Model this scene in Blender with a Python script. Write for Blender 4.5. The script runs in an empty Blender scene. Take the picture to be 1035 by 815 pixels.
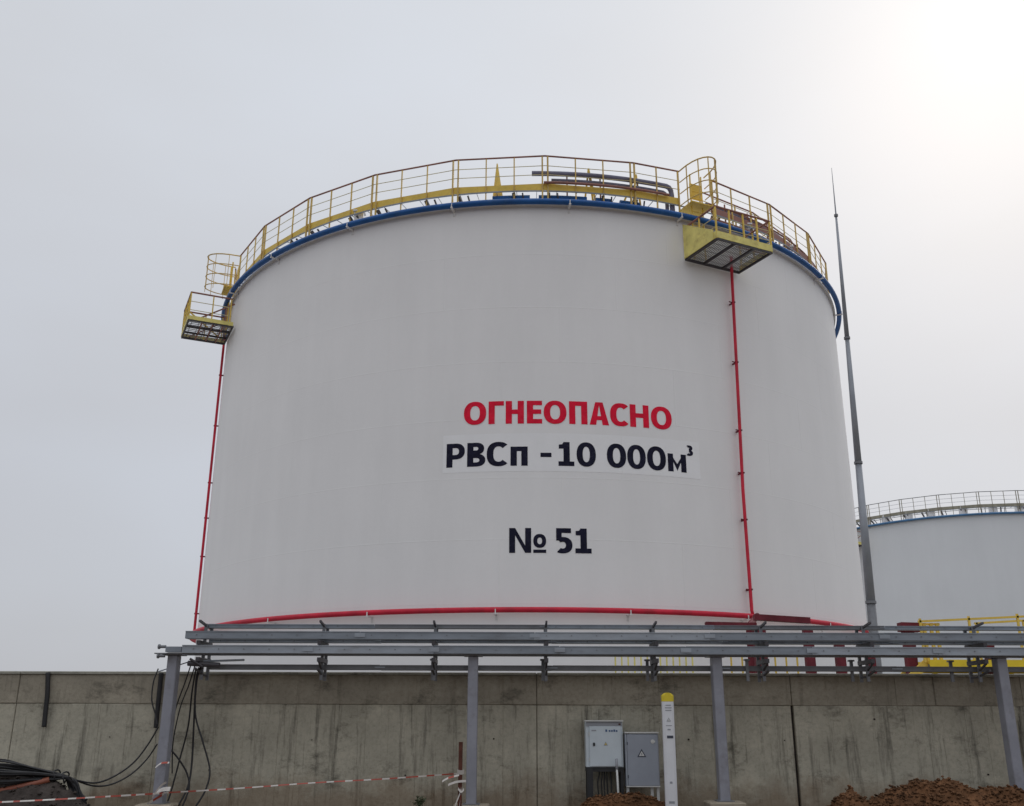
import bpy, math, random
from math import sin, cos, pi, radians as R_
from mathutils import Vector, Matrix, noise as mnoise

random.seed(7)
sc = bpy.context.scene
col = sc.collection

# ------------------------------------------------------------------ camera
EYE = 1.6
F, TH, ROLL = 980.0, 0.3176, 0.003
cam_d = bpy.data.cameras.new("camera")
cam_d.sensor_width = 36.0
cam_d.lens = F / 1035.0 * 36.0
cam_d.clip_end = 5000
cam_d.clip_start = 0.05
cam = bpy.data.objects.new("camera", cam_d)
col.objects.link(cam)
cam.matrix_world = (Matrix.Translation((0, 0, EYE)) @ Matrix.Rotation(pi / 2 + TH, 4, 'X')
                    @ Matrix.Rotation(ROLL, 4, 'Z'))
sc.camera = cam

# ------------------------------------------------------------------ sky, sun, exposure
SUN_AZ, SUN_EL = R_(31.0), R_(35.6)
sun_dir = Vector((sin(SUN_AZ) * cos(SUN_EL), cos(SUN_AZ) * cos(SUN_EL), sin(SUN_EL)))
w = bpy.data.worlds.new("World")
sc.world = w
w.use_nodes = True
nt = w.node_tree
nt.nodes.clear()


def wn(t, **k):
    n = nt.nodes.new(t)
    for a, b in k.items():
        setattr(n, a, b)
    return n


def wl(a, b):
    nt.links.new(a, b)


w_out = wn('ShaderNodeOutputWorld')
w_bg = wn('ShaderNodeBackground')
w_bg.inputs['Strength'].default_value = 0.1
w_sky = wn('ShaderNodeTexSky', sky_type='NISHITA')
w_sky.sun_disc = False
w_sky.sun_elevation = SUN_EL
w_sky.sun_rotation = SUN_AZ
w_sky.dust_density = 4.0
w_tc = wn('ShaderNodeTexCoord')
w_sep = wn('ShaderNodeSeparateXYZ')
wl(w_tc.outputs['Generated'], w_sep.inputs[0])
# cloud deck: darker towards the horizon
w_ramp = wn('ShaderNodeValToRGB')
cr = w_ramp.color_ramp
cr.elements[0].position = 0.0
cr.elements[0].color = (0.465, 0.478, 0.512, 1)
cr.elements[1].position = 1.0
cr.elements[1].color = (1.2, 1.21, 1.24, 1)
e = cr.elements.new(0.28)
e.color = (0.515, 0.53, 0.567, 1)
e = cr.elements.new(0.52)
e.color = (0.58, 0.597, 0.632, 1)
e = cr.elements.new(0.66)
e.color = (0.59, 0.61, 0.645, 1)
wl(w_sep.outputs['Z'], w_ramp.inputs['Fac'])
# soft cloud structure
w_map = wn('ShaderNodeMapping')
w_map.inputs['Scale'].default_value = (1.0, 1.0, 2.6)
wl(w_tc.outputs['Generated'], w_map.inputs[0])
w_noi = wn('ShaderNodeTexNoise')
w_noi.inputs['Scale'].default_value = 1.9
w_noi.inputs['Detail'].default_value = 5
w_noi.inputs['Roughness'].default_value = 0.45
wl(w_map.outputs[0], w_noi.inputs['Vector'])
w_nr = wn('ShaderNodeMapRange')
w_nr.inputs['From Min'].default_value = 0.3
w_nr.inputs['From Max'].default_value = 0.7
w_nr.inputs['To Min'].default_value = 0.0
w_nr.inputs['To Max'].default_value = 1.0
wl(w_noi.outputs['Fac'], w_nr.inputs['Value'])
w_tint = wn('ShaderNodeMix', data_type='RGBA')       # thicker cloud greyer, thinner cloud paler and bluer
w_tint.inputs[6].default_value = (0.955, 0.95, 0.945, 1)
w_tint.inputs[7].default_value = (1.03, 1.05, 1.075, 1)
wl(w_nr.outputs[0], w_tint.inputs[0])
w_mul = wn('ShaderNodeVectorMath', operation='MULTIPLY')
wl(w_ramp.outputs['Color'], w_mul.inputs[0])
wl(w_tint.outputs[2], w_mul.inputs[1])
# sun glow through the cloud
w_dot = wn('ShaderNodeVectorMath', operation='DOT_PRODUCT')
w_nrm = wn('ShaderNodeVectorMath', operation='NORMALIZE')
wl(w_tc.outputs['Generated'], w_nrm.inputs[0])
wl(w_nrm.outputs[0], w_dot.inputs[0])
w_dot.inputs[1].default_value = sun_dir
w_mx = wn('ShaderNodeMath', operation='MAXIMUM')
w_mx.inputs[1].default_value = 0.0
wl(w_dot.outputs['Value'], w_mx.inputs[0])
acc = w_mul.outputs[0]
for power, amt in ((5.0, 0.05), (150.0, 0.02), (3800.0, 0.6)):
    p = wn('ShaderNodeMath', operation='POWER')
    p.inputs[1].default_value = power
    wl(w_mx.outputs[0], p.inputs[0])
    sx = wn('ShaderNodeVectorMath', operation='SCALE')
    sx.inputs[0].default_value = (amt * 0.97, amt, amt * 1.02)
    wl(p.outputs[0], sx.inputs['Scale'])
    ad = wn('ShaderNodeVectorMath', operation='ADD')
    wl(acc, ad.inputs[0])
    wl(sx.outputs[0], ad.inputs[1])
    acc = ad.outputs[0]
w_s10 = wn('ShaderNodeVectorMath', operation='SCALE')
w_s10.inputs['Scale'].default_value = 10.0
wl(acc, w_s10.inputs[0])
w_mix = wn('ShaderNodeMix', data_type='RGBA')
w_mix.inputs[0].default_value = 0.94          # overcast: almost all cloud
wl(w_sky.outputs[0], w_mix.inputs[6])
wl(w_s10.outputs[0], w_mix.inputs[7])
wl(w_mix.outputs[2], w_bg.inputs['Color'])
wl(w_bg.outputs[0], w_out.inputs[0])

sun_d = bpy.data.lights.new("sun", 'SUN')
sun_d.energy = 0.6
sun_d.angle = R_(14)
sun_d.color = (1.0, 0.97, 0.92)
sun = bpy.data.objects.new("sun", sun_d)
col.objects.link(sun)
sun.rotation_euler = (-sun_dir).to_track_quat('-Z', 'Y').to_euler()
sun.location = sun_dir * 80

sc.view_settings.view_transform = 'Standard'
sc.view_settings.look = 'None'
sc.view_settings.exposure = 0.14
sc.view_settings.gamma = 1.0


# ------------------------------------------------------------------ pixel -> place (photo pixels, 1035 x 815)
def ray(px, py):
    u, v = px - 517.5, py - 407.5
    c, s = cos(ROLL), sin(ROLL)
    u, v = u * c + v * s, -u * s + v * c
    return Vector((u / F, cos(TH) + v / F * sin(TH), sin(TH) - v / F * cos(TH)))


def at(px, py, Y):
    d = ray(px, py)
    p = d * (Y / d.y)
    p.z += EYE
    return p


def zy(py, Y, px=517.5):
    return at(px, py, Y).z


def xy(px, py, Y):
    return at(px, py, Y).x


# ------------------------------------------------------------------ materials
def nmat(name):
    m = bpy.data.materials.new(name)
    m.use_nodes = True
    return m, m.node_tree, m.node_tree.nodes['Principled BSDF']


def paint(name, c, rough=0.5, var=0.12, scale=3.0, bump=0.0, metal=0.0, spot=None, spot_amt=0.5, spot_scale=6.0,
          bscale=60.0, stretch=(1, 1, 1), spec=0.5):
    m, t, b = nmat(name)
    N, L = t.nodes, t.links
    tc = N.new('ShaderNodeTexCoord')
    mp = N.new('ShaderNodeMapping')
    mp.inputs['Scale'].default_value = stretch
    L.new(tc.outputs['Object'], mp.inputs[0])
    no = N.new('ShaderNodeTexNoise')
    no.inputs['Scale'].default_value = scale
    no.inputs['Detail'].default_value = 6
    no.inputs['Roughness'].default_value = 0.6
    L.new(mp.outputs[0], no.inputs['Vector'])
    r = N.new('ShaderNodeValToRGB')
    r.color_ramp.elements[0].position = 0.3
    r.color_ramp.elements[1].position = 0.7
    r.color_ramp.elements[0].color = tuple(x * (1 - var) for x in c) + (1,)
    r.color_ramp.elements[1].color = tuple(min(1, x * (1 + var)) for x in c) + (1,)
    L.new(no.outputs['Fac'], r.inputs['Fac'])
    last = r.outputs['Color']
    if spot:
        n2 = N.new('ShaderNodeTexNoise')
        n2.inputs['Scale'].default_value = spot_scale
        n2.inputs['Detail'].default_value = 8
        n2.inputs['Roughness'].default_value = 0.7
        L.new(mp.outputs[0], n2.inputs['Vector'])
        r2 = N.new('ShaderNodeMapRange')
        r2.inputs['From Min'].default_value = 0.52
        r2.inputs['From Max'].default_value = 0.72
        r2.inputs['To Max'].default_value = spot_amt
        L.new(n2.outputs['Fac'], r2.inputs['Value'])
        mx = N.new('ShaderNodeMix')
        mx.data_type = 'RGBA'
        L.new(r2.outputs[0], mx.inputs[0])
        L.new(last, mx.inputs[6])
        mx.inputs[7].default_value = tuple(spot) + (1,)
        last = mx.outputs[2]
    L.new(last, b.inputs['Base Color'])
    b.inputs['Roughness'].default_value = rough
    b.inputs['Metallic'].default_value = metal
    b.inputs['Specular IOR Level'].default_value = spec
    if bump:
        n3 = N.new('ShaderNodeTexNoise')
        n3.inputs['Scale'].default_value = bscale
        n3.inputs['Detail'].default_value = 6
        L.new(mp.outputs[0], n3.inputs['Vector'])
        bp = N.new('ShaderNodeBump')
        bp.inputs['Strength'].default_value = bump
        bp.inputs['Distance'].default_value = 0.02
        L.new(n3.outputs['Fac'], bp.inputs['Height'])
        L.new(bp.outputs[0], b.inputs['Normal'])
    return m


def shell_mat(name, c):
    """white tank paint: faint plate to plate tone, faint runs"""
    m, t, b = nmat(name)
    N, L = t.nodes, t.links
    tc = N.new('ShaderNodeTexCoord')
    n1 = N.new('ShaderNodeTexNoise')
    n1.inputs['Scale'].default_value = 0.25
    n1.inputs['Detail'].default_value = 4
    L.new(tc.outputs['Object'], n1.inputs['Vector'])
    mp = N.new('ShaderNodeMapping')
    mp.inputs['Scale'].default_value = (0.9, 0.9, 0.12)
    L.new(tc.outputs['Object'], mp.inputs[0])
    n2 = N.new('ShaderNodeTexNoise')
    n2.inputs['Scale'].default_value = 1.0
    n2.inputs['Detail'].default_value = 7
    n2.inputs['Roughness'].default_value = 0.65
    L.new(mp.outputs[0], n2.inputs['Vector'])
    n3 = N.new('ShaderNodeTexNoise')
    n3.inputs['Scale'].default_value = 9.0
    n3.inputs['Detail'].default_value = 6
    L.new(tc.outputs['Object'], n3.inputs['Vector'])
    a = N.new('ShaderNodeMath')
    a.operation = 'ADD'
    L.new(n1.outputs['Fac'], a.inputs[0])
    L.new(n2.outputs['Fac'], a.inputs[1])
    a2 = N.new('ShaderNodeMath')
    a2.operation = 'MULTIPLY_ADD'
    a2.inputs[1].default_value = 0.25
    L.new(n3.outputs['Fac'], a2.inputs[0])
    L.new(a.outputs[0], a2.inputs[2])
    r = N.new('ShaderNodeMapRange')
    r.inputs['From Min'].default_value = 0.8
    r.inputs['From Max'].default_value = 1.6
    r.inputs['To Min'].default_value = 0.955
    r.inputs['To Max'].default_value = 1.045
    L.new(a2.outputs[0], r.inputs['Value'])
    s = N.new('ShaderNodeVectorMath')
    s.operation = 'SCALE'
    s.inputs[0].default_value = c
    L.new(r.outputs[0], s.inputs['Scale'])
    L.new(s.outputs[0], b.inputs['Base Color'])
    b.inputs['Roughness'].default_value = 0.55
    b.inputs['Specular IOR Level'].default_value = 0.3
    bn = N.new('ShaderNodeTexNoise')
    bn.inputs['Scale'].default_value = 0.7
    bn.inputs['Detail'].default_value = 3
    L.new(tc.outputs['Object'], bn.inputs['Vector'])
    bp = N.new('ShaderNodeBump')
    bp.inputs['Strength'].default_value = 0.25
    bp.inputs['Distance'].default_value = 0.03
    L.new(bn.outputs['Fac'], bp.inputs['Height'])
    L.new(bp.outputs[0], b.inputs['Normal'])
    return m


def concrete(name, c, streak, rust_amt, seed):
    m, t, b = nmat(name)
    N, L = t.nodes, t.links
    tc = N.new('ShaderNodeTexCoord')
    off = N.new('ShaderNodeMapping')
    off.inputs['Location'].default_value = (seed, seed * 0.7, 0)
    L.new(tc.outputs['Object'], off.inputs[0])

    def noise(scale, detail, rough, st=(1, 1, 1)):
        mp = N.new('ShaderNodeMapping')
        mp.inputs['Scale'].default_value = st
        L.new(off.outputs[0], mp.inputs[0])
        n = N.new('ShaderNodeTexNoise')
        n.inputs['Scale'].default_value = scale
        n.inputs['Detail'].default_value = detail
        n.inputs['Roughness'].default_value = rough
        L.new(mp.outputs[0], n.inputs['Vector'])
        return n.outputs['Fac']

    def mrange(x, a, bb, lo, hi):
        r = N.new('ShaderNodeMapRange')
        r.inputs['From Min'].default_value = a
        r.inputs['From Max'].default_value = bb
        r.inputs['To Min'].default_value = lo
        r.inputs['To Max'].default_value = hi
        L.new(x, r.inputs['Value'])
        return r.outputs[0]

    def mixc(f, a, colr):
        mx = N.new('ShaderNodeMix')
        mx.data_type = 'RGBA'
        L.new(f, mx.inputs[0])
        if isinstance(a, tuple):
            mx.inputs[6].default_value = a + (1,)
        else:
            L.new(a, mx.inputs[6])
        mx.inputs[7].default_value = colr + (1,)
        return mx.outputs[2]

    base = mixc(mrange(noise(1.3, 8, 0.65), 0.35, 0.68, 0, 1), tuple(x * 0.86 for x in c), tuple(x * 1.16 for x in c))
    fine = mixc(mrange(noise(16, 8, 0.78), 0.47, 0.7, 0, 0.6), base, tuple(x * 0.55 for x in c))
    # dark run marks down the wall
    st = mixc(mrange(noise(1.0, 7, 0.7, (5.5, 5.5, 0.45)), 0.53, 0.72, 0, streak), fine, (0.055, 0.05, 0.04))
    # blotches of dark damp
    bl = mixc(mrange(noise(1.5, 9, 0.75, (1, 1, 1.7)), 0.54, 0.68, 0, 0.68), st, (0.06, 0.055, 0.042))
    # pale cement bloom
    pb = mixc(mrange(noise(0.9, 9, 0.7, (1.0, 1.0, 1.3)), 0.53, 0.7, 0, 0.55), bl, tuple(min(1, x * 1.5) for x in c))
    # soil splash along the foot, ragged edge of its own
    sep = N.new('ShaderNodeSeparateXYZ')
    L.new(tc.outputs['Object'], sep.inputs[0])
    hn = N.new('ShaderNodeMath')
    hn.operation = 'MULTIPLY_ADD'
    hn.inputs[1].default_value = -1.5
    L.new(noise(1.1, 8, 0.7), hn.inputs[0])
    L.new(sep.outputs['Z'], hn.inputs[2])
    rs = mixc(mrange(hn.outputs[0], -0.42, -0.02, rust_amt, 0), pb, (0.17, 0.095, 0.045))
    L.new(rs, b.inputs['Base Color'])
    b.inputs['Roughness'].default_value = 0.9
    b.inputs['Specular IOR Level'].default_value = 0.25
    bp = N.new('ShaderNodeBump')
    bp.inputs['Strength'].default_value = 0.8
    bp.inputs['Distance'].default_value = 0.015
    L.new(noise(14, 9, 0.75), bp.inputs['Height'])
    L.new(bp.outputs[0], b.inputs['Normal'])
    return m


M = {}
M['shell'] = shell_mat('white_tank_paint', (0.88, 0.868, 0.868))
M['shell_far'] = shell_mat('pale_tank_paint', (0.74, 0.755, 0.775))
M['patch'] = paint('fresh_white_paint', (0.91, 0.905, 0.915), 0.55, 0.02, 2, spec=0.3)
M['roof'] = paint('roof_paint', (0.55, 0.58, 0.62), 0.6)
M['red_text'] = paint('red_letter_paint', (0.8, 0.012, 0.048), 0.75, 0.16, 4, spec=0.15, spot=(0.75, 0.12, 0.15), spot_amt=0.35, spot_scale=7)
M['navy_text'] = paint('dark_navy_letter_paint', (0.012, 0.012, 0.03), 0.75, 0.3, 4, spec=0.15, spot=(0.05, 0.05, 0.08), spot_amt=0.5, spot_scale=7)
M['blue'] = paint('blue_pipe_paint', (0.016, 0.105, 0.34), 0.45, 0.22, 1.5, spec=0.3, spot=(0.06, 0.12, 0.22), spot_amt=0.5, spot_scale=2.5)
M['red'] = paint('red_pipe_paint', (0.6, 0.02, 0.05), 0.5, 0.22, 1.5, spec=0.3, spot=(0.32, 0.03, 0.04), spot_amt=0.6, spot_scale=2.2)
M['maroon'] = paint('dark_red_primer', (0.15, 0.026, 0.036), 0.65, 0.3, 3, spec=0.2)
M['yellow'] = paint('yellow_paint', (0.8, 0.56, 0.09), 0.5, 0.15, 3, spot=(0.25, 0.13, 0.04), spot_amt=0.4)
M['pale_yellow'] = paint('pale_yellow_paint', (0.8, 0.7, 0.22), 0.55, 0.15, 2.5, spot=(0.42, 0.3, 0.08), spot_amt=0.6,
                         spot_scale=3)
M['bright_yellow'] = paint('bright_yellow_paint', (0.8, 0.58, 0.02), 0.45, 0.1, 3)
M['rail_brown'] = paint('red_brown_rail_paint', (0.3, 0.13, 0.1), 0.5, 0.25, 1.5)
M['rail_post'] = paint('ochre_rail_paint', (0.66, 0.46, 0.13), 0.5, 0.25, 1.5, spot=(0.3, 0.15, 0.06), spot_amt=0.5, spot_scale=2.5)
M['thin_rail'] = paint('dull_yellow_rod_paint', (0.62, 0.55, 0.3), 0.5, 0.2, 3)
M['dull_post'] = paint('dull_rail_paint', (0.3, 0.27, 0.2), 0.6, 0.2, 3)  # duller, greyer rail tones for the far tank
M['dull_toe'] = paint('dull_toe_paint', (0.33, 0.31, 0.24), 0.6, 0.35, 1.5)
M['far_blue'] = paint('pale_blue_paint', (0.07, 0.19, 0.37), 0.5, 0.2, 2)  # paler, greyer blue than the main ring pipe
M['dark_steel'] = paint('dark_steel', (0.06, 0.055, 0.062), 0.55, 0.3, 4)
M['purple_pipe'] = paint('grey_violet_pipe_paint', (0.17, 0.17, 0.25), 0.5, 0.25, 2)
M['white_small'] = paint('white_bracket_paint', (0.75, 0.74, 0.74), 0.5, 0.1, 3)
M['galv'] = paint('galvanised_steel', (0.255, 0.285, 0.325), 0.5, 0.2, 2.0, metal=0.25, spot=(0.17, 0.17, 0.185), spot_amt=0.7,
                  spot_scale=3, stretch=(0.6, 2, 2))
M['galv_pale'] = paint('pale_galvanised_steel', (0.345, 0.38, 0.425), 0.5, 0.2, 2.0, metal=0.25, spot=(0.25, 0.25, 0.26), spot_amt=0.7, spot_scale=3, stretch=(0.6, 2, 2))
M['galv_dark'] = paint('dull_galvanised_steel', (0.20, 0.205, 0.22), 0.55, 0.2, 2.0, metal=0.2)
M['post_grey'] = paint('grey_post_paint', (0.27, 0.275, 0.315), 0.5, 0.14, 2.5, spot=(0.17, 0.155, 0.16), spot_amt=0.6, spot_scale=4)
M['mast'] = paint('mast_zinc', (0.30, 0.32, 0.355), 0.5, 0.15, 1.2, metal=0.2)
M['cab_white'] = paint('white_cabinet_paint', (0.56, 0.62, 0.66), 0.4, 0.06, 3)
M['cab_grey'] = paint('grey_cabinet_paint', (0.30, 0.325, 0.375), 0.45, 0.07, 3)
M['trim'] = paint('light_trim', (0.62, 0.62, 0.60), 0.5, 0.1, 3)
M['black'] = paint('black_rubber', (0.016, 0.016, 0.018), 0.55, 0.3, 6)
M['black_frame'] = paint('black_frame_paint', (0.02, 0.02, 0.022), 0.6, 0.3, 6)
M['marker_white'] = paint('white_plastic', (0.72, 0.73, 0.76), 0.45, 0.07, 3, spot=(0.5, 0.47, 0.42), spot_amt=0.3)
M['marker_yellow'] = paint('yellow_plastic', (0.72, 0.56, 0.03), 0.45, 0.1, 3)
M['ink'] = paint('dark_print', (0.05, 0.055, 0.08), 0.6, 0.1, 3)
M['ink_blue'] = paint('blue_print', (0.05, 0.1, 0.22), 0.6, 0.1, 3)
M['ink_grey'] = paint('grey_print', (0.3, 0.31, 0.34), 0.6, 0.1, 3)
M['sign_yellow'] = paint('warning_yellow', (0.6, 0.45, 0.08), 0.5, 0.1, 3)
M['tape_white'] = paint('white_tape', (0.62, 0.58, 0.54), 0.5, 0.2, 2)
M['tape_red'] = paint('red_tape', (0.4, 0.07, 0.045), 0.5, 0.2, 2)
M['rust'] = paint('rusty_steel', (0.095, 0.03, 0.018), 0.85, 0.4, 9, bump=0.3)
M['pvc'] = paint('red_brown_plastic_pipe', (0.26, 0.08, 0.045), 0.45, 0.15, 4)
M['soil'] = paint('orange_brown_soil', (0.135, 0.066, 0.033), 0.95, 0.5, 3.5, bump=0.9, spot=(0.045, 0.026, 0.016), spot_amt=0.9,
                  spot_scale=9, bscale=22, spec=0.1)
M['soil_pale'] = paint('dry_soil_clods', (0.135, 0.07, 0.037), 0.95, 0.75, 2.5, bump=0.8, bscale=30, spec=0.1)
M['dark_heap'] = paint('dark_grey_brown_soil', (0.06, 0.05, 0.045), 0.95, 0.4, 6, bump=0.9, bscale=25, spec=0.1)
M['ground'] = paint('trampled_soil', (0.14, 0.105, 0.075), 0.95, 0.3, 0.7, bump=0.8, spot=(0.2, 0.17, 0.13), spot_amt=0.5,
                    spot_scale=0.5, bscale=5, spec=0.1)
M['yard'] = paint('yard_gravel', (0.24, 0.225, 0.2), 0.95, 0.2, 3, bump=0.7, bscale=30, spec=0.1)
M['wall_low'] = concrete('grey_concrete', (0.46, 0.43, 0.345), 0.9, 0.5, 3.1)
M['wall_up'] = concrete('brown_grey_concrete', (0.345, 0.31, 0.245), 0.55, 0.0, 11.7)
M['coping'] = concrete('pale_concrete', (0.34, 0.33, 0.28), 0.2, 0.0, 23.0)
M['footing'] = paint('footing_concrete', (0.34, 0.29, 0.22), 0.9, 0.2, 6, bump=0.5)
M['leaf'] = paint('dark_leaf', (0.05, 0.07, 0.03), 0.7, 0.3, 8)


# ------------------------------------------------------------------ mesh builder
class MB:
    def __init__(self):
        self.v, self.f, self.mi = [], [], []

    def add(self, verts, faces, mi=0):
        o = len(self.v)
        self.v += [tuple(p) for p in verts]
        self.f += [tuple(i + o for i in fc) for fc in faces]
        self.mi += [mi] * len(faces)
        return self

    def box(self, a, b, mi=0):
        (x0, y0, z0), (x1, y1, z1) = a, b
        return self.add([(x0, y0, z0), (x1, y0, z0), (x1, y1, z0), (x0, y1, z0), (x0, y0, z1), (x1, y0, z1), (x1, y1, z1),
                         (x0, y1, z1)],
                        [(0, 3, 2, 1), (4, 5, 6, 7), (0, 1, 5, 4), (1, 2, 6, 5), (2, 3, 7, 6), (3, 0, 4, 7)], mi)

    def cbox(self, a, b, c=0.01, mi=0):
        """box with chamfered vertical and top edges (12-gon shell)"""
        (x0, y0, z0), (x1, y1, z1) = a, b
        ring = lambda k, z: [(x0 + k, y0, z), (x1 - k, y0, z), (x1, y0 + k, z), (x1, y1 - k, z), (x1 - k, y1, z), (x0 + k, y1, z),
                             (x0, y1 - k, z), (x0, y0 + k, z)]
        inner = [(x0 + c, y0 + c, z1), (x1 - c, y0 + c, z1), (x1 - c, y0 + c, z1), (x1 - c, y1 - c, z1), (x1 - c, y1 - c, z1),
                 (x0 + c, y1 - c, z1), (x0 + c, y1 - c, z1), (x0 + c, y0 + c, z1)]
        vs = ring(c, z0) + ring(c, z1 - c) + inner
        fs = [tuple(reversed(range(8)))]
        for k in range(2):
            for i in range(8):
                j = (i + 1) % 8
                fs.append((k * 8 + i, k * 8 + j, k * 8 + 8 + j, k * 8 + 8 + i))
        fs.append((16, 17, 19, 21))
        return self.add(vs, fs, mi)

    def bar(self, p, q, wd, ht=None, mi=0, up=None):
        p, q = Vector(p), Vector(q)
        ht = ht or wd
        d = (q - p).normalized()
        u = Vector(up) if up else (Vector((0, 0, 1)) if abs(d.z) < 0.95 else Vector((0, 1, 0)))
        s = d.cross(u).normalized()
        u = s.cross(d).normalized()
        s, u = s * wd / 2, u * ht / 2
        vs = [p - s - u, p + s - u, p + s + u, p - s + u, q - s - u, q + s - u, q + s + u, q - s + u]
        return self.add(vs, [(0, 1, 2, 3), (7, 6, 5, 4), (0, 4, 5, 1), (1, 5, 6, 2), (2, 6, 7, 3), (3, 7, 4, 0)], mi)

    def tube(self, pts, r, n=8, mi=0, closed=False, caps=True, r1=None):
        pts = [Vector(p) for p in pts]
        m = len(pts)
        vs, fs = [], []
        prev = None
        for i, p in enumerate(pts):
            if closed:
                d = pts[(i + 1) % m] - pts[i - 1]
            else:
                d = pts[min(i + 1, m - 1)] - pts[max(i - 1, 0)]
            d.normalize()
            if prev is None:
                a = Vector((0, 0, 1)) if abs(d.z) < 0.9 else Vector((1, 0, 0))
                s = d.cross(a).normalized()
            else:
                s = (prev - d * prev.dot(d)).normalized()
            prev = s
            t = d.cross(s)
            rr = r if r1 is None else r + (r1 - r) * i / (m - 1)
            for k in range(n):
                an = 2 * pi * k / n
                vs.append(p + s * (rr * cos(an)) + t * (rr * sin(an)))
        rings = m if closed else m - 1
        for i in range(rings):
            for k in range(n):
                a, b2 = i * n + k, i * n + (k + 1) % n
                c, d2 = ((i + 1) % m) * n + (k + 1) % n, ((i + 1) % m) * n + k
                fs.append((a, b2, c, d2))
        if caps and not closed:
            fs.append(tuple(reversed(range(n))))
            fs.append(tuple(range((m - 1) * n, m * n)))
        return self.add(vs, fs, mi)

    def build(self, name, mats, parent=None, smooth=False, loc=None, origin=(0, 0, 0)):
        me = bpy.data.meshes.new(name)
        ox, oy, oz = origin
        me.from_pydata([(x - ox, y - oy, z - oz) for x, y, z in self.v], [], self.f)
        for mm in (mats if isinstance(mats, (list, tuple)) else [mats]):
            me.materials.append(mm)
        if any(self.mi):
            me.polygons.foreach_set('material_index', self.mi)
        if smooth:
            for p in me.polygons:
                p.use_smooth = len(p.vertices) <= 4
        me.update()
        return link(name, me, parent, loc if loc is not None else (0, 0, 0))


def link(name, me, parent=None, loc=(0, 0, 0), rz=0.0):
    o = bpy.data.objects.new(name, me)
    col.objects.link(o)
    o.location = loc
    if rz:
        o.rotation_euler = (0, 0, rz)
    if parent:
        o.parent = parent
    return o


def thing(name, label, cat, loc=(0, 0, 0), group=None):
    o = bpy.data.objects.new(name, None)
    o.empty_display_size = 0.3
    col.objects.link(o)
    o.location = loc
    return tag(o, label, cat, group)


def tag(o, label, cat, group=None):
    o['label'] = label
    o['category'] = cat
    if group:
        o['group'] = group
    return o


def kind(o, k):
    o['kind'] = k
    return o


# ------------------------------------------------------------------ ground
def grid_ground():
    m = MB()
    xs = [-900, -300, -100, -40] + [-20 + i for i in range(41)] + [40, 100, 300, 900]
    ys = [-900, -200, -50, -10, 0, 4, 8] + [10 + 0.5 * i for i in range(17)] + [40, 120, 400, 1500]
    vs, nx = [], len(xs)
    for y in ys:
        for x in xs:
            z = 0.05 * mnoise.noise(Vector((x * 0.4, y * 0.4, 0)))
            if 10 < y <= 18.2 and abs(x) < 40:
                z += 0.16 * (y - 10) / 8
            vs.append((x, y, z if abs(x) < 60 and -20 < y < 60 else 0.0))
    fs = []
    for j in range(len(ys) - 1):
        for i in range(nx - 1):
            fs.append((j * nx + i, j * nx + i + 1, (j + 1) * nx + i + 1, (j + 1) * nx + i))
    m.add(vs, fs)
    return kind(m.build('ground', M['ground'], smooth=True), 'structure')


grid_ground()
YARD = 1.1
m = MB()
m.box((-120, 18.45, -0.5), (160, 220, YARD))
kind(m.build('tank_yard_ground', M['yard']), 'structure')

# ------------------------------------------------------------------ retaining wall
WY = 18.0
Z_TOP, Z_UP, Z_JOINT = 2.435, 2.385, 1.885
wall = thing('concrete_wall', 'long grey concrete retaining wall with stained panels in front of the white tank', 'wall', (0, WY, 0))
J0, JW = 0.455, 4.52
rw = random.Random(3)


def wall_panel(name, x0, x1, z0, z1, mat, nb, depth, dy=0.0):
    """slab whose face keeps the print of the form boards (steps of a few mm)"""
    mb = MB()
    cuts = [x0] + sorted(x0 + (x1 - x0) * (i + rw.uniform(-0.25, 0.25)) / nb for i in range(1, nb)) + [x1]
    c = 0.012
    for i in range(nb):
        a, b = cuts[i], cuts[i + 1]
        y = dy + rw.uniform(-0.008, 0.008)
        e0 = c if i == 0 else 0.004
        e1 = c if i == nb - 1 else 0.004
        # front face with chamfered sides, top and bottom
        vs = [(a, y + e0, z0), (a + e0, y, z0 + c), (b - e1, y, z0 + c), (b, y + e1, z0),
              (a, y + e0, z1), (a + e0, y, z1 - c), (b - e1, y, z1 - c), (b, y + e1, z1),
              (a, y + depth, z0), (b, y + depth, z0), (a, y + depth, z1), (b, y + depth, z1)]
        fs = [(1, 2, 6, 5), (0, 1, 5, 4), (2, 3, 7, 6), (4, 5, 6, 7), (0, 3, 2, 1), (4, 7, 11, 10), (8, 10, 11, 9), (0, 4, 10, 8),
              (3, 9, 11, 7), (0, 8, 9, 3)]
        mb.add(vs, fs)
    return mb.build(name, mat, wall)


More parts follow.
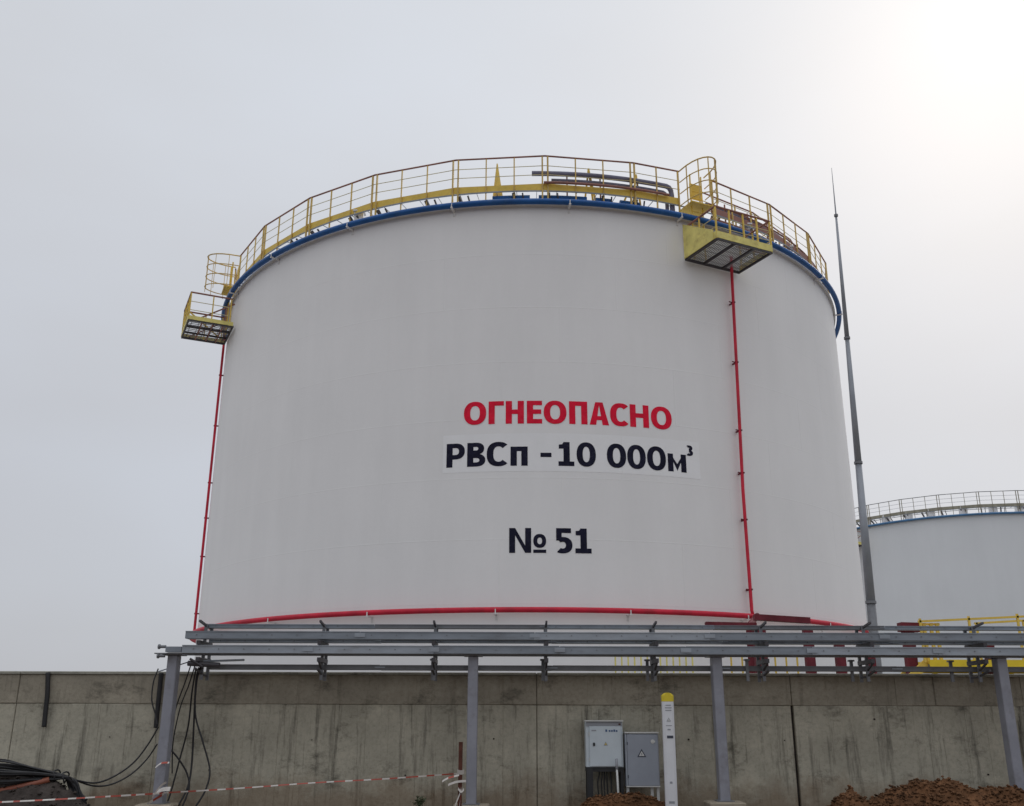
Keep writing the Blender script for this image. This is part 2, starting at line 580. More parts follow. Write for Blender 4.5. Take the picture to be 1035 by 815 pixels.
JOINTS = [-31.2, -26.7, -22.2, -17.7, -13.25, -8.77, -0.0, 4.98, 9.5, 14.0, 18.55, 23.1, 27.6, 32.1, 36.6]
JOINTS[6] = J0
for k, (x0, x1) in enumerate(zip(JOINTS, JOINTS[1:]), -6):
    JW = x1 - x0
    g0 = 0.024 if k == 1 else 0.005
    g1 = 0.024 if k == 0 else 0.005
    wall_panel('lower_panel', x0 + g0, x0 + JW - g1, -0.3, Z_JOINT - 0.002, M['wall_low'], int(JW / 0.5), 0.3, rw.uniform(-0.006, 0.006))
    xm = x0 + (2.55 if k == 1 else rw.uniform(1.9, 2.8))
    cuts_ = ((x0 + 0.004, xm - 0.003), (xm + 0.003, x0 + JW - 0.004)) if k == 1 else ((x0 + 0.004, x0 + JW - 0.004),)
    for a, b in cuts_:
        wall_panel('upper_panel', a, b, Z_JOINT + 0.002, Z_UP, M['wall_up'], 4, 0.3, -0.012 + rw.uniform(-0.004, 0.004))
    mb = MB()
    mb.cbox((x0 + 0.004, -0.04, Z_UP + 0.003), (x0 + JW - 0.004, 0.33, Z_TOP), 0.012)
    mb.build('coping_slab', M['coping'], wall)
# dark filler at the back of the joints
mb = MB()
mb.box((-32, 0.08, -0.3), (37, 0.28, Z_TOP - 0.012))
mb.build('wall_core', M['dark_heap'], wall)
# form tie holes that show as dark dimples: short recessed cups, joined
mb = MB()
for i in range(34):
    if i % 3 != 1:
        continue
    x = -9.2 + i * 0.56 + rw.uniform(-0.15, 0.15)
    z = rw.choice((0.75, 1.3, 1.32, 1.7)) + rw.uniform(-0.05, 0.05)
    r = rw.uniform(0.008, 0.018)
    mb.tube([(x, -0.022, z), (x, 0.03, z)], r, 7)
o = mb.build('form_tie_stub', M['dark_heap'], wall)
kind(o, 'stuff')

# ------------------------------------------------------------------ tanks
X0, D0 = 0.8593, 44.5236
TR, TB, RIM = 14.25, YARD, 18.92


def cp(A, r, z, base=TB):
    a = R_(A)
    return Vector((r * sin(a), -r * cos(a), z - base))


def ring_pts(r, z, n=180, A0=0, A1=360, close=True):
    if close:
        return [cp(A0 + (A1 - A0) * i / n, r, z) for i in range(n)]
    return [cp(A0 + (A1 - A0) * i / n, r, z) for i in range(n + 1)]


def revolve(mb, prof, n=256):
    """prof: list of (r, z) in world z"""
    m = len(prof)
    vs = [cp(360 * i / n, r, z) for i in range(n) for (r, z) in prof]
    fs = []
    for i in range(n):
        j = (i + 1) % n
        for k in range(m - 1):
            fs.append((i * m + k, j * m + k, j * m + k + 1, i * m + k + 1))
    mb.add(vs, fs)


STEP = 13.05
RAIL_R = 14.2
_sec = {}


def section_meshes(step, detail):
    dull = not detail
    """rail section centred on A = 0: meshes for top rail, rods, posts, toe plate"""
    key = (step, detail)
    if key in _sec:
        return _sec[key]
    h = step / 2
    p0, p1 = cp(-h, RAIL_R, 0, 0), cp(h, RAIL_R, 0, 0)
    up = lambda p, z: Vector((p.x, p.y, z))
    zt, zm1, zm2, zb, z0 = 20.92, 20.52, 20.16, 19.54, 18.98
    res = {}

    def me(mb, name, mat, smooth=False):
        mm = bpy.data.meshes.new(name)
        mm.from_pydata(mb.v, [], mb.f)
        mm.materials.append(mat)
        if smooth:
            for p in mm.polygons:
                p.use_smooth = len(p.vertices) == 4
        return mm

    mb = MB()
    mb.tube([up(p0, zt - TB), up(p1, zt - TB)], 0.032, 8)
    res['top'] = me(mb, 'top_rail', M['galv_dark'] if dull else M['rail_brown'], True)
    mb = MB()
    for z in (zm1, zm2):
        mb.tube([up(p0, z - TB), up(p1, z - TB)], 0.013, 6)
    res['mid'] = me(mb, 'mid_rail', M['galv'] if dull else M['thin_rail'])
    n = max(2, round(step / 4.35) + 1)
    res['posts'] = []
    for i in range(n):
        t = 0.03 + 0.94 * i / (n - 1)
        p = p0.lerp(p1, t)
        wd = 0.055 if i in (0, n - 1) else 0.042
        mb = MB()
        mb.bar(up(p, z0 - TB), up(p, zt - TB - 0.02), wd)
        res['posts'].append(me(mb, 'post', M['dull_post'] if dull else M['rail_post']))
    mb = MB()
    a, b = p0 * (1 - 0.035 / RAIL_R), p1 * (1 - 0.035 / RAIL_R)
    mb.bar(up(a, zb + 0.14 - TB), up(b, zb + 0.14 - TB), 0.012, 0.27)
    res['toe'] = me(mb, 'toe_plate', M['dull_toe'] if dull else M['yellow'])
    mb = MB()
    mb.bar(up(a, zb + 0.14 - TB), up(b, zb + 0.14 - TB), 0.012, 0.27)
    res['toe_shaded'] = me(mb, 'toe_plate', M['rail_brown'])  # yellow toe plate in shade: the shade is put into its brown colour
    _sec[key] = res
    return res


def rail_section(tank, A0, A1, brown=False, detail=True):
    step = round(A1 - A0, 3)
    s = section_meshes(step, detail)
    rz = R_((A0 + A1) / 2)
    top = link('guardrail', s['top'], tank, rz=rz)
    link('mid_rail', s['mid'], top)
    for pm in s['posts']:
        link('post', pm, top)
    link('toe_plate', s['toe_shaded'] if brown else s['toe'], top)
    return top


def platform(tank, Am, width, toe=0.26, pitch=0.085):
    """cantilever platform on the shell below the rim; local x tangential, y inwards, at angle Am"""
    rz = R_(Am)
    zd = 17.27 - TB
    y_in, y_out = -14.33, -16.08
    hw = width / 2
    mb = MB()
    n = int(width / pitch)
    for i in range(n + 1):
        x = -hw + 0.03 + (width - 0.06) * i / n
        mb.bar((x, y_in, zd + 0.02), (x, y_out, zd + 0.02), 0.02, 0.03)
    for i in range(6):
        y = y_out + (y_in - y_out) * (i + 0.5) / 6
        mb.bar((-hw, y, zd + 0.045), (hw, y, zd + 0.045), 0.02, 0.02)
    deck = mb.build('platform_grating', M['galv_dark'], tank)
    deck.rotation_euler = (0, 0, rz)
    deck['kind'] = 'stuff'
    root = MB()
    root.bar((-hw, y_out - 0.02, zd - 0.03), (hw, y_out - 0.02, zd - 0.03), 0.06, 0.09)
    fr = root.build('platform_frame', M['dark_steel'], tank)
    fr.rotation_euler = (0, 0, rz)

    def sub(name, mat, fn):
        b = MB()
        fn(b)
        return b.build(name, mat, fr)

    sub('beam', M['dark_steel'], lambda b: b.bar((-hw, y_in, zd - 0.03), (hw, y_in, zd - 0.03), 0.06, 0.09))
    for x in (-hw + 0.031, -hw / 3, hw / 3, hw - 0.031):
        sub('beam', M['dark_steel'], lambda b: b.bar((x, y_in - 0.035, zd - 0.035), (x, y_out + 0.015, zd - 0.035), 0.055, 0.08))
    if Am < 0:
        for f in (0.3, 0.55, 0.78):
            sub('cross_bar', M['rail_brown'], lambda b: b.bar((-hw + 0.06, y_out + (y_in - y_out) * f, zd - 0.03), (hw - 0.06, y_out + (y_in - y_out) * f, zd - 0.03), 0.05, 0.06))
        sub('brace', M['yellow'], lambda b: b.bar((-hw, y_in - 0.05, zd + 0.1), (-hw + 0.1, y_out + 0.2, zd + 1.15), 0.05))
        sub('brace', M['rail_brown'], lambda b: b.bar((-hw * 0.3, y_in - 0.1, zd), (-hw * 0.3, y_in - 0.1, zd + 1.9), 0.07))
        sub('brace', M['rail_brown'], lambda b: b.bar((-hw * 0.7, y_in - 0.1, zd), (-hw * 0.7, y_in - 0.1, zd + 1.9), 0.07))
    # toe plates
    sub('toe_plate', M['pale_yellow'], lambda b: b.bar((-hw, y_out - 0.058, zd + toe / 2 - 0.01), (hw, y_out - 0.058, zd + toe / 2 - 0.01), 0.01, toe))
    for sx in (-1, 1):
        sub('toe_plate', M['pale_yellow'],
            lambda b: b.bar((sx * (hw + 0.008), y_in, zd + toe / 2 - 0.01), (sx * (hw + 0.008), y_out - 0.05, zd + toe / 2 - 0.01), 0.01, toe))
    # triangular wall plate on the ladder side
    def gus(b):
        x = -hw - 0.016
        for dx in (0,):
            vs = [(x, y_in, zd - 0.02), (x, y_out + 0.1, zd - 0.02), (x, y_out + 0.1, zd + 0.34), (x, y_in, zd + 1.35)]
            vs2 = [(a + 0.008 - 0.03, bb, c) for a, bb, c in vs]
            b.add(vs + vs2, [(0, 1, 2, 3), (7, 6, 5, 4), (0, 4, 5, 1), (1, 5, 6, 2), (2, 6, 7, 3), (3, 7, 4, 0)])
    if Am > 0:
        sub('side_plate', M['pale_yellow'], gus)
    zr = zd + 1.18
    for x in (-hw + 0.02, -hw / 2, 0.0, hw / 2, hw - 0.02):
        sub('post', M['yellow'], lambda b: b.bar((x, y_out - 0.03, zd - 0.02), (x, y_out - 0.03, zr), 0.05))
    for sx in (-1, 1):
        sub('post', M['yellow'], lambda b: b.bar((sx * (hw - 0.02), y_in - 0.15, zd - 0.02), (sx * (hw - 0.02), y_in - 0.15, zr), 0.05))
        sub('post', M['yellow'], lambda b: b.bar((sx * (hw - 0.02), (y_in + y_out) / 2, zd - 0.02),
                                                 (sx * (hw - 0.02), (y_in + y_out) / 2, zr), 0.045))
    path = [(-hw + 0.02, y_in - 0.1, zr + 0.02), (-hw + 0.02, y_out - 0.03, zr + 0.02), (hw - 0.02, y_out - 0.03, zr + 0.02),
            (hw - 0.02, y_in - 0.1, zr + 0.02)]
    sub('top_rail', M['rail_brown'], lambda b: [b.tube([path[i], path[i + 1]], 0.038, 8) for i in range(3)])
    for dz in (0.4, 0.78):
        sub('mid_rail', M['thin_rail'],
            lambda b: [b.tube([Vector(path[i]) - Vector((0, 0, dz)), Vector(path[i + 1]) - Vector((0, 0, dz))], 0.015, 6) for i in range(3)])
    # knee braces back to the shell and one diagonal stiffener
    for sx in (-1, 1):
        sub('brace', M['rail_brown'], lambda b: b.bar((sx * (hw - 0.09), y_out + 0.25, zd + 0.03), (sx * (hw - 0.09), y_in, zd + 1.02), 0.05))
    return fr


def ladder_cage(tank, A0, A1):
    """safety cage and ladder from the platform up to the roof walkway"""
    Am = (A0 + A1) / 2
    rz = R_(Am)
    hw = RAIL_R * sin(R_(A1 - A0) / 2)
    yb = -RAIL_R
    zs = (20.92, 20.45, 19.98, 19.5)

    def hoop(z, k=12, dep=1.28):
        return [Vector((-hw * cos(pi * i / k), yb - dep * sin(pi * i / k) ** 0.8, z - TB)) for i in range(k + 1)]
    b = MB()
    b.tube(hoop(zs[0]), 0.026, 6)
    root = b.build('ladder_cage', M['rail_post'], tank)
    root.rotation_euler = (0, 0, rz)
    for z in zs[1:]:
        b = MB()
        b.tube(hoop(z), 0.02, 6)
        b.build('hoop', M['rail_post'], root)
    h0, h1 = hoop(zs[0]), hoop(19.3)
    for i in (1, 3, 5, 7, 9, 11):
        b = MB()
        b.bar(h0[i], h1[i], 0.04, 0.02)
        b.build('strap', M['rail_post'], root)
    # ladder: two stringers and rungs down to the platform deck
    for sx in (-0.24, 0.24):
        b = MB()
        b.bar((sx, yb - 0.22, 17.3 - TB), (sx, yb - 0.22, 20.75 - TB), 0.03, 0.055)
        b.build('stringer', M['yellow'], root)
    b = MB()
    z = 17.55
    while z < 20.6:
        b.tube([(-0.24, yb - 0.22, z - TB), (0.24, yb - 0.22, z - TB)], 0.013, 6)
        z += 0.28
    b.build('rung', M['yellow'], root)
    # yellow landing plate and self-closing gate panel at the rim
    b = MB()
    b.box((-0.42, yb - 0.52, 19.42 - TB), (0.5, yb + 0.3, 19.47 - TB))
    b.build('landing_plate', M['yellow'], root)
    b = MB()
    b.box((-0.1, yb + 0.02, 19.9 - TB), (0.38, yb + 0.045, 20.55 - TB))
    b.build('gate_panel', M['yellow'], root)
    return root


def bracket_mesh(rad):
    """small white U bracket holding a ring pipe, at A = 0, centred on the pipe axis height"""
    b = MB()
    r = 14.5 - rad
    b.bar((0, -14.24, -rad - 0.03), (0, -14.5 - rad - 0.03, -rad - 0.03), 0.07, 0.035)
    b.bar((0, -14.26, -rad - 0.2), (0, -14.26, -rad), 0.07, 0.03)
    b.bar((0, -14.5 - rad - 0.012, -rad - 0.03), (0, -14.5 - rad - 0.012, 0.02), 0.03, 0.02)
    mm = bpy.data.meshes.new('pipe_bracket')
    mm.from_pydata(b.v, [], b.f)
    mm.materials.append(M['white_small'])
    return mm


# ---- lettering
def glyph(ch, w_, h_, hs):
    """list of polygons in metres, origin lower left"""
    s, t = 0.255 * hs, 0.19 * hs
    P = []

    def rect(x0, y0, x1, y1, n=3):
        for i in range(n):
            a, b = x0 + (x1 - x0) * i / n, x0 + (x1 - x0) * (i + 1) / n
            P.append([(a, y0), (b, y0), (b, y1), (a, y1)])

    def quad(*p):
        P.append(list(p))

    def arc(cx, cy, a, b, tx, ty, d0=0, d1=360, n=36, e=2.25):
        for i in range(n):
            q = []
            for d in (d0 + (d1 - d0) * i / n, d0 + (d1 - d0) * (i + 1) / n):
                c, si = cos(R_(d)), sin(R_(d))
                ce, se = math.copysign(abs(c) ** (2 / e), c), math.copysign(abs(si) ** (2 / e), si)
                q.append(((cx + a * ce, cy + b * se), (cx + (a - tx) * ce, cy + (b - ty) * se)))
            P.append([q[0][0], q[1][0], q[1][1], q[0][1]])

    if ch == 'О' or ch == '0':
        ss = s if ch == 'О' else s * 0.95
        arc(w_ / 2, h_ / 2, w_ / 2, h_ / 2 * 1.02, ss * 1.03, t * 0.98)
    elif ch == 'Г':
        rect(0, 0, s, h_)
        rect(s, h_ - t, w_, h_)
    elif ch == 'Н':
        rect(0, 0, s, h_)
        rect(w_ - s, 0, w_, h_)
        rect(s, h_ / 2 - t / 2 + 0.02 * h_, w_ - s, h_ / 2 + t / 2 + 0.02 * h_)
    elif ch == 'Е':
        rect(0, 0, s, h_)
        rect(s, 0, w_, t)
        rect(s, h_ - t, w_, h_)
        rect(s, h_ / 2 - t / 2 + 0.02 * h_, w_ * 0.94, h_ / 2 + t / 2 + 0.02 * h_)
    elif ch in 'Пп':
        rect(0, 0, s, h_)
        rect(w_ - s, 0, w_, h_)
        rect(s, h_ - t, w_ - s, h_)
    elif ch == 'А':
        k = s * 1.06
        quad((0, 0), (k, 0), (w_ / 2 + 0.02 * h_, h_), (w_ / 2 - k / 2 - 0.02 * h_, h_))
        quad((w_ - k, 0), (w_, 0), (w_ / 2 + k / 2 + 0.02 * h_, h_), (w_ / 2 - 0.02 * h_, h_))
        rect(w_ * 0.24, h_ * 0.21, w_ * 0.76, h_ * 0.21 + t * 0.9)
    elif ch == 'С':
        arc(w_ * 0.6, h_ / 2, w_ * 0.6, h_ / 2 * 1.02, s * 1.05, t, 46, 314, 30, 2.4)
    elif ch == 'Р':
        rect(0, 0, s, h_)
        rb = h_ * 0.335
        cy = h_ - rb
        cx = w_ * 0.5
        rect(s, h_ - t, cx, h_)
        rect(s, h_ - 2 * rb, cx, h_ - 2 * rb + t)
        arc(cx, cy, w_ - cx, rb, s * 0.95, t, -90, 90, 18)
    elif ch == 'В':
        rect(0, 0, s, h_)
        for y0, y1, ww in ((0, h_ * 0.53, w_), (h_ * 0.5, h_, w_ * 0.93)):
            rb = (y1 - y0) / 2
            cx = w_ * 0.5
            rect(s, y1 - t * 0.92, cx, y1)
            rect(s, y0, cx, y0 + t * 0.92)
            arc(cx, (y0 + y1) / 2, ww - cx, rb, s * 0.95, t * 0.92, -90, 90, 18)
    elif ch == '-':
        rect(0, 0, w_, h_)
    elif ch == '1':
        c = w_ * 0.52
        rect(c - s / 2, t, c + s / 2, h_)
        rect(0, 0, w_, t)
        quad((w_ * 0.03, h_ * 0.72), (c - s / 2, h_ * 0.72), (c - s / 2, h_), (c - s / 2 - 0.0, h_ * 0.98))
        quad((w_ * 0.03, h_ * 0.72), (c - s / 2, h_ * 0.72 + t), (c - s / 2, h_ * 0.9), (w_ * 0.03, h_ * 0.72 + t * 0.9))
    elif ch == 'м':
        k = s * 1.05
        rect(0, 0, k * 0.92, h_)
        rect(w_ - k * 0.92, 0, w_, h_)
        quad((k * 0.5, h_), (k * 0.92, h_ * 0.55), (w_ / 2, h_ * 0.06), (w_ / 2, h_ * 0.44))
        quad((w_ / 2, h_ * 0.06), (w_ - k * 0.92, h_ * 0.55), (w_ - k * 0.5, h_), (w_ / 2, h_ * 0.44))
    elif ch == '3':
        s2, t2 = s * 0.9, t * 1.0
        arc(w_ * 0.42, h_ * 0.74, w_ * 0.54, h_ * 0.26, s2, t2, -90, 125, 20)
        arc(w_ * 0.42, h_ * 0.275, w_ * 0.58, h_ * 0.285, s2, t2, -130, 90, 20)
    elif ch == 'N':
        rect(0, 0, s * 0.92, h_)
        rect(w_ - s * 0.92, 0, w_, h_)
        quad((s * 0.92, h_), (s * 0.3, h_), (w_ - s * 0.92, 0), (w_ - s * 0.3, 0))
    elif ch == 'o':
        arc(w_ / 2, h_ / 2, w_ / 2, h_ / 2, w_ * 0.31, h_ * 0.26, 0, 360, 28)
    elif ch == '5':
        rect(w_ * 0.1, h_ * 0.5, w_ * 0.1 + s * 0.85, h_)
        rect(w_ * 0.1 + s * 0.85, h_ - t, w_ * 0.93, h_)
        arc(w_ * 0.46, h_ * 0.315, w_ * 0.54, h_ * 0.33, s, t, -125, 128, 30)
    return P


def letter(parent, ch, A0, A1, z0, z1, mat, hs):
    h_ = z1 - z0
    w_ = R_(A1 - A0) * TR
    mb = MB()
    for i, poly in enumerate(glyph(ch, w_, h_, hs)):
        r = TR + 0.008 + (i % 40) * 0.00015
        mb.add([cp(A0 + math.degrees(x / TR), r, z0 + y) for x, y in poly], [tuple(range(len(poly)))])
    mb.build('letter', mat, parent)


def text_line(tank, mat, spec, first_name):
    root = None
    for (ch, A0, A1, z0, z1) in spec:
        if root is None:
            e_ = bpy.data.objects.new(first_name, None)
            col.objects.link(e_)
            e_.parent = tank
            root = e_
        letter(root, ch, A0, A1, z0, z1, mat, 0.45 if ch == '3' else 0.8)
    return root


# ---- main tank
tank = thing('storage_tank', 'big white cylindrical storage tank lettered in red and dark blue behind the wall', 'tank', (X0, D0, TB),
             'white storage tanks')


def tank_body(t, shell_m):
    mb = MB()
    revolve(mb, [(TR, TB), (TR, RIM)])
    mb.build('shell', shell_m, t, smooth=True)
    mb = MB()
    revolve(mb, [(TR - 0.3, RIM - 0.05), (TR + 0.002, RIM - 0.06), (TR + 0.09, RIM - 0.055), (TR + 0.09, RIM + 0.01), (TR - 0.35, RIM + 0.012)])
    mb.build('rim_angle', M['white_small'], t, smooth=False)
    mb = MB()
    revolve(mb, [(TR - 0.33, RIM + 0.02), (9, RIM + 0.75), (4, RIM + 1.2), (0.02, RIM + 1.35)], 96)
    mb.build('roof', M['roof'], t, smooth=True)
    # weld beads between the shell plates
    mb = MB()
    n = 240
    courses = [TB + 1.985 * i for i in range(1, 9)]
    for z in courses:
        vs = []
        for i in range(n):
            for dz, dr in ((-0.022, 0.0005), (-0.008, 0.0025), (0.008, 0.0025), (0.022, 0.0005)):
                vs.append(cp(360 * i / n, TR + dr, z + dz))
        fs = []
        for i in range(n):
            j = (i + 1) % n
            for k in range(3):
                fs.append((i * 4 + k, j * 4 + k, j * 4 + k + 1, i * 4 + k + 1))
        mb.add(vs, fs)
    for c in range(9):
        z0 = TB + 1.985 * c + 0.025
        z1 = min(z0 + 1.935, RIM - 0.07)
        for k in range(15):
            A = 24.0 * k + (c % 3) * 8 + 3
            vs = []
            for z in (z0, z1):
                for da, dr in ((-0.09, 0.0), (-0.03, 0.0035), (0.03, 0.0035), (0.09, 0.0)):
                    vs.append(cp(A + da, TR + dr, z))
            mb.add(vs, [(k2, k2 + 1, k2 + 5, k2 + 4) for k2 in range(3)])
    kind(mb.build('weld_seam', shell_m, t, smooth=True), 'stuff')


tank_body(tank, M['shell'])
ZB_, ZR_ = 18.90, 4.843
mb = MB()
mb.tube(ring_pts(14.5, ZB_, 200), 0.105, 12, closed=True)
bp_ = mb.build('blue_ring_pipe', M['blue'], tank, smooth=True)
bm = bracket_mesh(0.105)
for k in range(22):
    link('pipe_bracket', bm, bp_, (0, 0, ZB_ - TB), R_(4.5 + 360 / 22 * k))
mb = MB()
mb.tube(ring_pts(14.5, ZR_, 200), 0.085, 12, closed=True)
rp_ = mb.build('red_ring_pipe', M['red'], tank, smooth=True)
bm2 = bracket_mesh(0.085)
for k in range(22):
    link('pipe_bracket', bm2, rp_, (0, 0, ZR_ - TB), R_(-5.3 + 360 / 22 * k))
# red risers with clips
for A, rr, ztop in ((28.5, 14.46, 17.75), (-70.6, 14.37, 17.6)):
    mb = MB()
    mb.tube([cp(A, 14.5, ZR_ + 0.02), cp(A, rr, ZR_ + 0.2), cp(A, rr, 9.0), cp(A + (0.9 if A > 0 else 0), rr, ztop - 0.6), cp(A + (1.0 if A > 0 else 0), rr, ztop)],
            0.055, 10)
    ro = mb.build('riser_pipe', M['red'], tank, smooth=True)
    for z in (5.7, 8.0, 9.6, 11.1, 13.6, 15.9):
        mb = MB()
        Ac = A + (0.1 + 0.8 * min(1, max(0, (z - 9) / 8)) if A > 0 else 0)
        p = cp(Ac, rr, z)
        q = cp(Ac, TR - 0.01, z)
        mb.bar(p + (p - q).normalized() * 0.075, q, 0.05, 0.05)
        tdir = cp(A + 90, 1, TB)
        mb.bar(p - tdir * 0.2, p + tdir * 0.02, 0.03, 0.035)
        mb.build('pipe_clip', M['maroon'], ro)

# rail sections
CAGES = ((21.8, 26.2), (-69.0, -64.05))
secs = [(1.2, 14.25), (14.25, 21.8)]
a = 27.3
while a < 180:
    secs.append((a, a + STEP))
    a += STEP
end_r = a
a = 1.2
while a > -63:
    secs.append((a - STEP, a))
    a -= STEP
a = -69.6
while a - STEP > end_r - 360:
    secs.append((a - STEP, a))
    a -= STEP
for A0, A1 in secs:
    rail_section(tank, A0, A1, brown=27 < A0 < 120)  # right-hand sections take the toe plates with shade painted in
# inner handrail of the roof walkway, right of the right platform
for k in range(3):
    rz = R_(27.3 + STEP * (k + 0.5))
    h = STEP / 2
    RI = 13.45
    b = MB()
    b.tube([cp(-h, RI, 20.86), cp(h, RI, 20.86)], 0.03, 8)
    ir = b.build('inner_guardrail', M['rail_brown'], tank)
    ir.rotation_euler = (0, 0, rz)
    for z in (20.5, 20.15, 19.72):
        b = MB()
        b.tube([cp(-h, RI, z), cp(h, RI, z)], 0.016 if z > 19.8 else 0.06, 6)
        b.build('mid_rail', M['yellow'], ir)
    for t in (0.04, 0.34, 0.66, 0.96):
        b = MB()
        p = cp(-h, RI, TB).lerp(cp(h, RI, TB), t)
        b.bar((p.x, p.y, 19.0 - TB), (p.x, p.y, 20.85 - TB), 0.045)
        b.build('post', M['rail_post'], ir)
# walkway deck and struts


def walkway(t):
    """open grating deck: two edge angles and thin radial bars"""
    mb = MB()
    for r0 in (13.5, 14.14):
        revolve(mb, [(r0, 19.49), (r0 + 0.03, 19.49), (r0 + 0.03, 19.535), (r0, 19.535), (r0, 19.49)], 110)
    for k in range(124):
        A = 360 * k / 124
        mb.bar(cp(A, 13.53, 19.515), cp(A, 14.14, 19.515), 0.02, 0.02)
    kind(mb.build('walkway_deck', M['galv'], t), 'stuff')


walkway(tank)
sm = MB()
sm.bar((0, -14.12, 19.47 - TB), (0.12, -13.6, 18.98 - TB), 0.11, 0.09)
sm.bar((0.32, -14.1, 19.47 - TB), (0.42, -13.6, 18.98 - TB), 0.05, 0.05)
st_me = bpy.data.meshes.new('walkway_strut')
st_me.from_pydata(sm.v, [], sm.f)
st_me.materials.append(M['dark_steel'])
for A0, A1 in secs:
    link('walkway_strut', st_me, tank, rz=R_(A0 + 0.5))
    if A1 - A0 > 10:
        link('walkway_strut', st_me, tank, rz=R_((A0 * 0.35 + A1 * 0.65)))

platform(tank, 26.4, 2.42)
platform(tank, -65.0, 2.2, 0.17, 0.16)
for A0, A1 in CAGES:
    ladder_cage(tank, A0, A1)


# roof pipework behind the rail, front right
def roof_pipe(name, A0, A1, r, z, rad, mat, drop=None, dA=0.9):
    pts = ring_pts(r, z, 16, A0, A1, False)
    if drop is not None:
        pts += [cp(A1 + dA * 0.55, r, z - 0.04), cp(A1 + dA * 0.9, r, z - 0.16), cp(A1 + dA, r, z - 0.35), cp(A1 + dA, r, drop)]
    b = MB()
    b.tube(pts, rad, 10)
    return b.build(name, mat, tank, smooth=True)


roof_pipe('upper_roof_pipe', -0.7, 20.0, 13.98, 20.33, 0.095, M['purple_pipe'], 19.2)
roof_pipe('lower_roof_pipe', 2.2, 19.6, 13.9, 20.10, 0.07, M['purple_pipe'], 19.2, 0.6)
roof_pipe('thin_roof_pipe', 1.0, 19.8, 14.26, 19.80, 0.05, M['rail_brown'])
for A0, A1 in ((-6.5, -1.0), (0.3, 7.4), (8.8, 11.2), (12.5, 15.6)):
    roof_pipe('blue_roof_pipe', A0, A1, 13.9, 19.4, 0.09, M['blue'])
roof_pipe('walkway_pipe', 27.5, 68.0, 14.08, 19.36, 0.05, M['rail_brown'])
roof_pipe('walkway_pipe', 27.5, 68.0, 14.0, 20.02, 0.035, M['rail_brown'])
roof_pipe('walkway_pipe', 28.0, 52.0, 13.7, 20.2, 0.06, M['purple_pipe'])
roof_pipe('blue_roof_pipe', 40.0, 54.0, 13.85, 19.22, 0.1, M['far_blue'])
for A in (4.5, 9.5, 14.2, 18.5, 31, 36, 41, 46, 51):
    b = MB()
    b.bar(cp(A, 13.93, 18.95), cp(A, 13.93, 20.25), 0.05)
    b.build('pipe_support', M['rail_brown'], tank)
# yellow spike plate, A frames, white boxes on the walkway
b = MB()
p0, p1, tip = cp(-6.15, 13.75, 19.0), cp(-5.05, 13.75, 19.0), cp(-5.95, 13.75, 20.92)
b.tube([p0.lerp(p1, 0.35), tip], 0.25, 4, r1=0.02)
b.build('roof_ladder_bracket', M['yellow'], tank)
for A, zt in ((7.9, 20.72), (15.4, 20.7)):
    b = MB()
    b.bar(cp(A - 0.8, 13.8, 19.1), cp(A, 13.8, zt), 0.065)
    b.bar(cp(A + 0.7, 13.8, 19.1), cp(A, 13.8, zt), 0.065)
    b.bar(cp(A, 13.79, zt), cp(A + (-2.0 if A > 10 else 1.2), 13.6, 19.5), 0.06)
    b.build('a_frame', M['yellow'], tank)
for A in (-28.3, 35.5, 47.0):
    b = MB()
    c0 = cp(A, 13.9, 19.05)
    b.box((c0.x - 0.17, c0.y - 0.15, c0.z), (c0.x + 0.17, c0.y + 0.15, c0.z + 0.62))
    b.box((c0.x - 0.22, c0.y - 0.2, c0.z + 0.62), (c0.x + 0.22, c0.y + 0.2, c0.z + 0.68))
    b.build('vent_box', M['white_small'], tank)

# lettering (angle ranges on the shell, in degrees)
def za(x, x0=107, x1=880, A0=-9.9, A1=18.25):
    """zoom column of row 1 -> angle"""
    t = (x - x0) / (x1 - x0)
    return A0 + (A1 - A0) * t


K = (-9.9, 18.25)
ZT = 0.2705


def ang(zx, row_y):
    """photo column -> angle on the shell at that row"""
    d = ray(440 + zx * ZT, row_y)
    a_ = d.x ** 2 + d.y ** 2
    b_ = -2 * (d.x * X0 + d.y * D0)
    c_ = X0 * X0 + D0 * D0 - TR * TR
    tt = (-b_ - math.sqrt(b_ * b_ - 4 * a_ * c_)) / 2 / a_
    return math.degrees(math.atan2(d.x * tt - X0, D0 - d.y * tt))


row1 = [('О', 107, 190), ('Г', 199, 256), ('Н', 263, 331), ('Е', 342, 399), ('О', 405, 490), ('П', 500, 568), ('А', 576, 648),
        ('С', 653, 718), ('Н', 727, 797), ('О', 805, 882)]
text_line(tank, M['red_text'], [(c, ang(x0, 420), ang(x1, 420), 10.85, 11.63) for c, x0, x1 in row1], 'red_lettering')
row2 = [('Р', 42, 110, 0, 1), ('В', 119, 187, 0, 1), ('С', 192, 266, 0, 1), ('п', 281, 345, 0, 0.8), ('-', 393, 434, 0.36, 0.54),
        ('1', 460, 519, 0, 1), ('0', 528, 600, 0, 1), ('0', 641, 713, 0, 1), ('0', 717, 786, 0, 1), ('0', 791, 861, 0, 1),
        ('м', 868, 936, 0, 0.76), ('3', 938, 963, 0.74, 1.19)]
text_line(tank, M['navy_text'], [(c, ang(x0, 463), ang(x1, 463), 9.43 + 0.8 * a0, 9.43 + 0.8 * a1) for c, x0, x1, a0, a1 in row2],
          'volume_lettering')
row3 = [('N', 276, 358, 0, 1), ('o', 366, 414, 0.2, 0.76), ('-', 366, 414, 0.0, 0.13), ('5', 445, 512, 0, 1), ('1', 523, 583, 0, 1)]
text_line(tank, M['navy_text'], [(c, ang(x0, 547), ang(x1, 547), 6.62 + 0.785 * a0, 6.62 + 0.785 * a1) for c, x0, x1, a0, a1 in row3],
          'number_lettering')
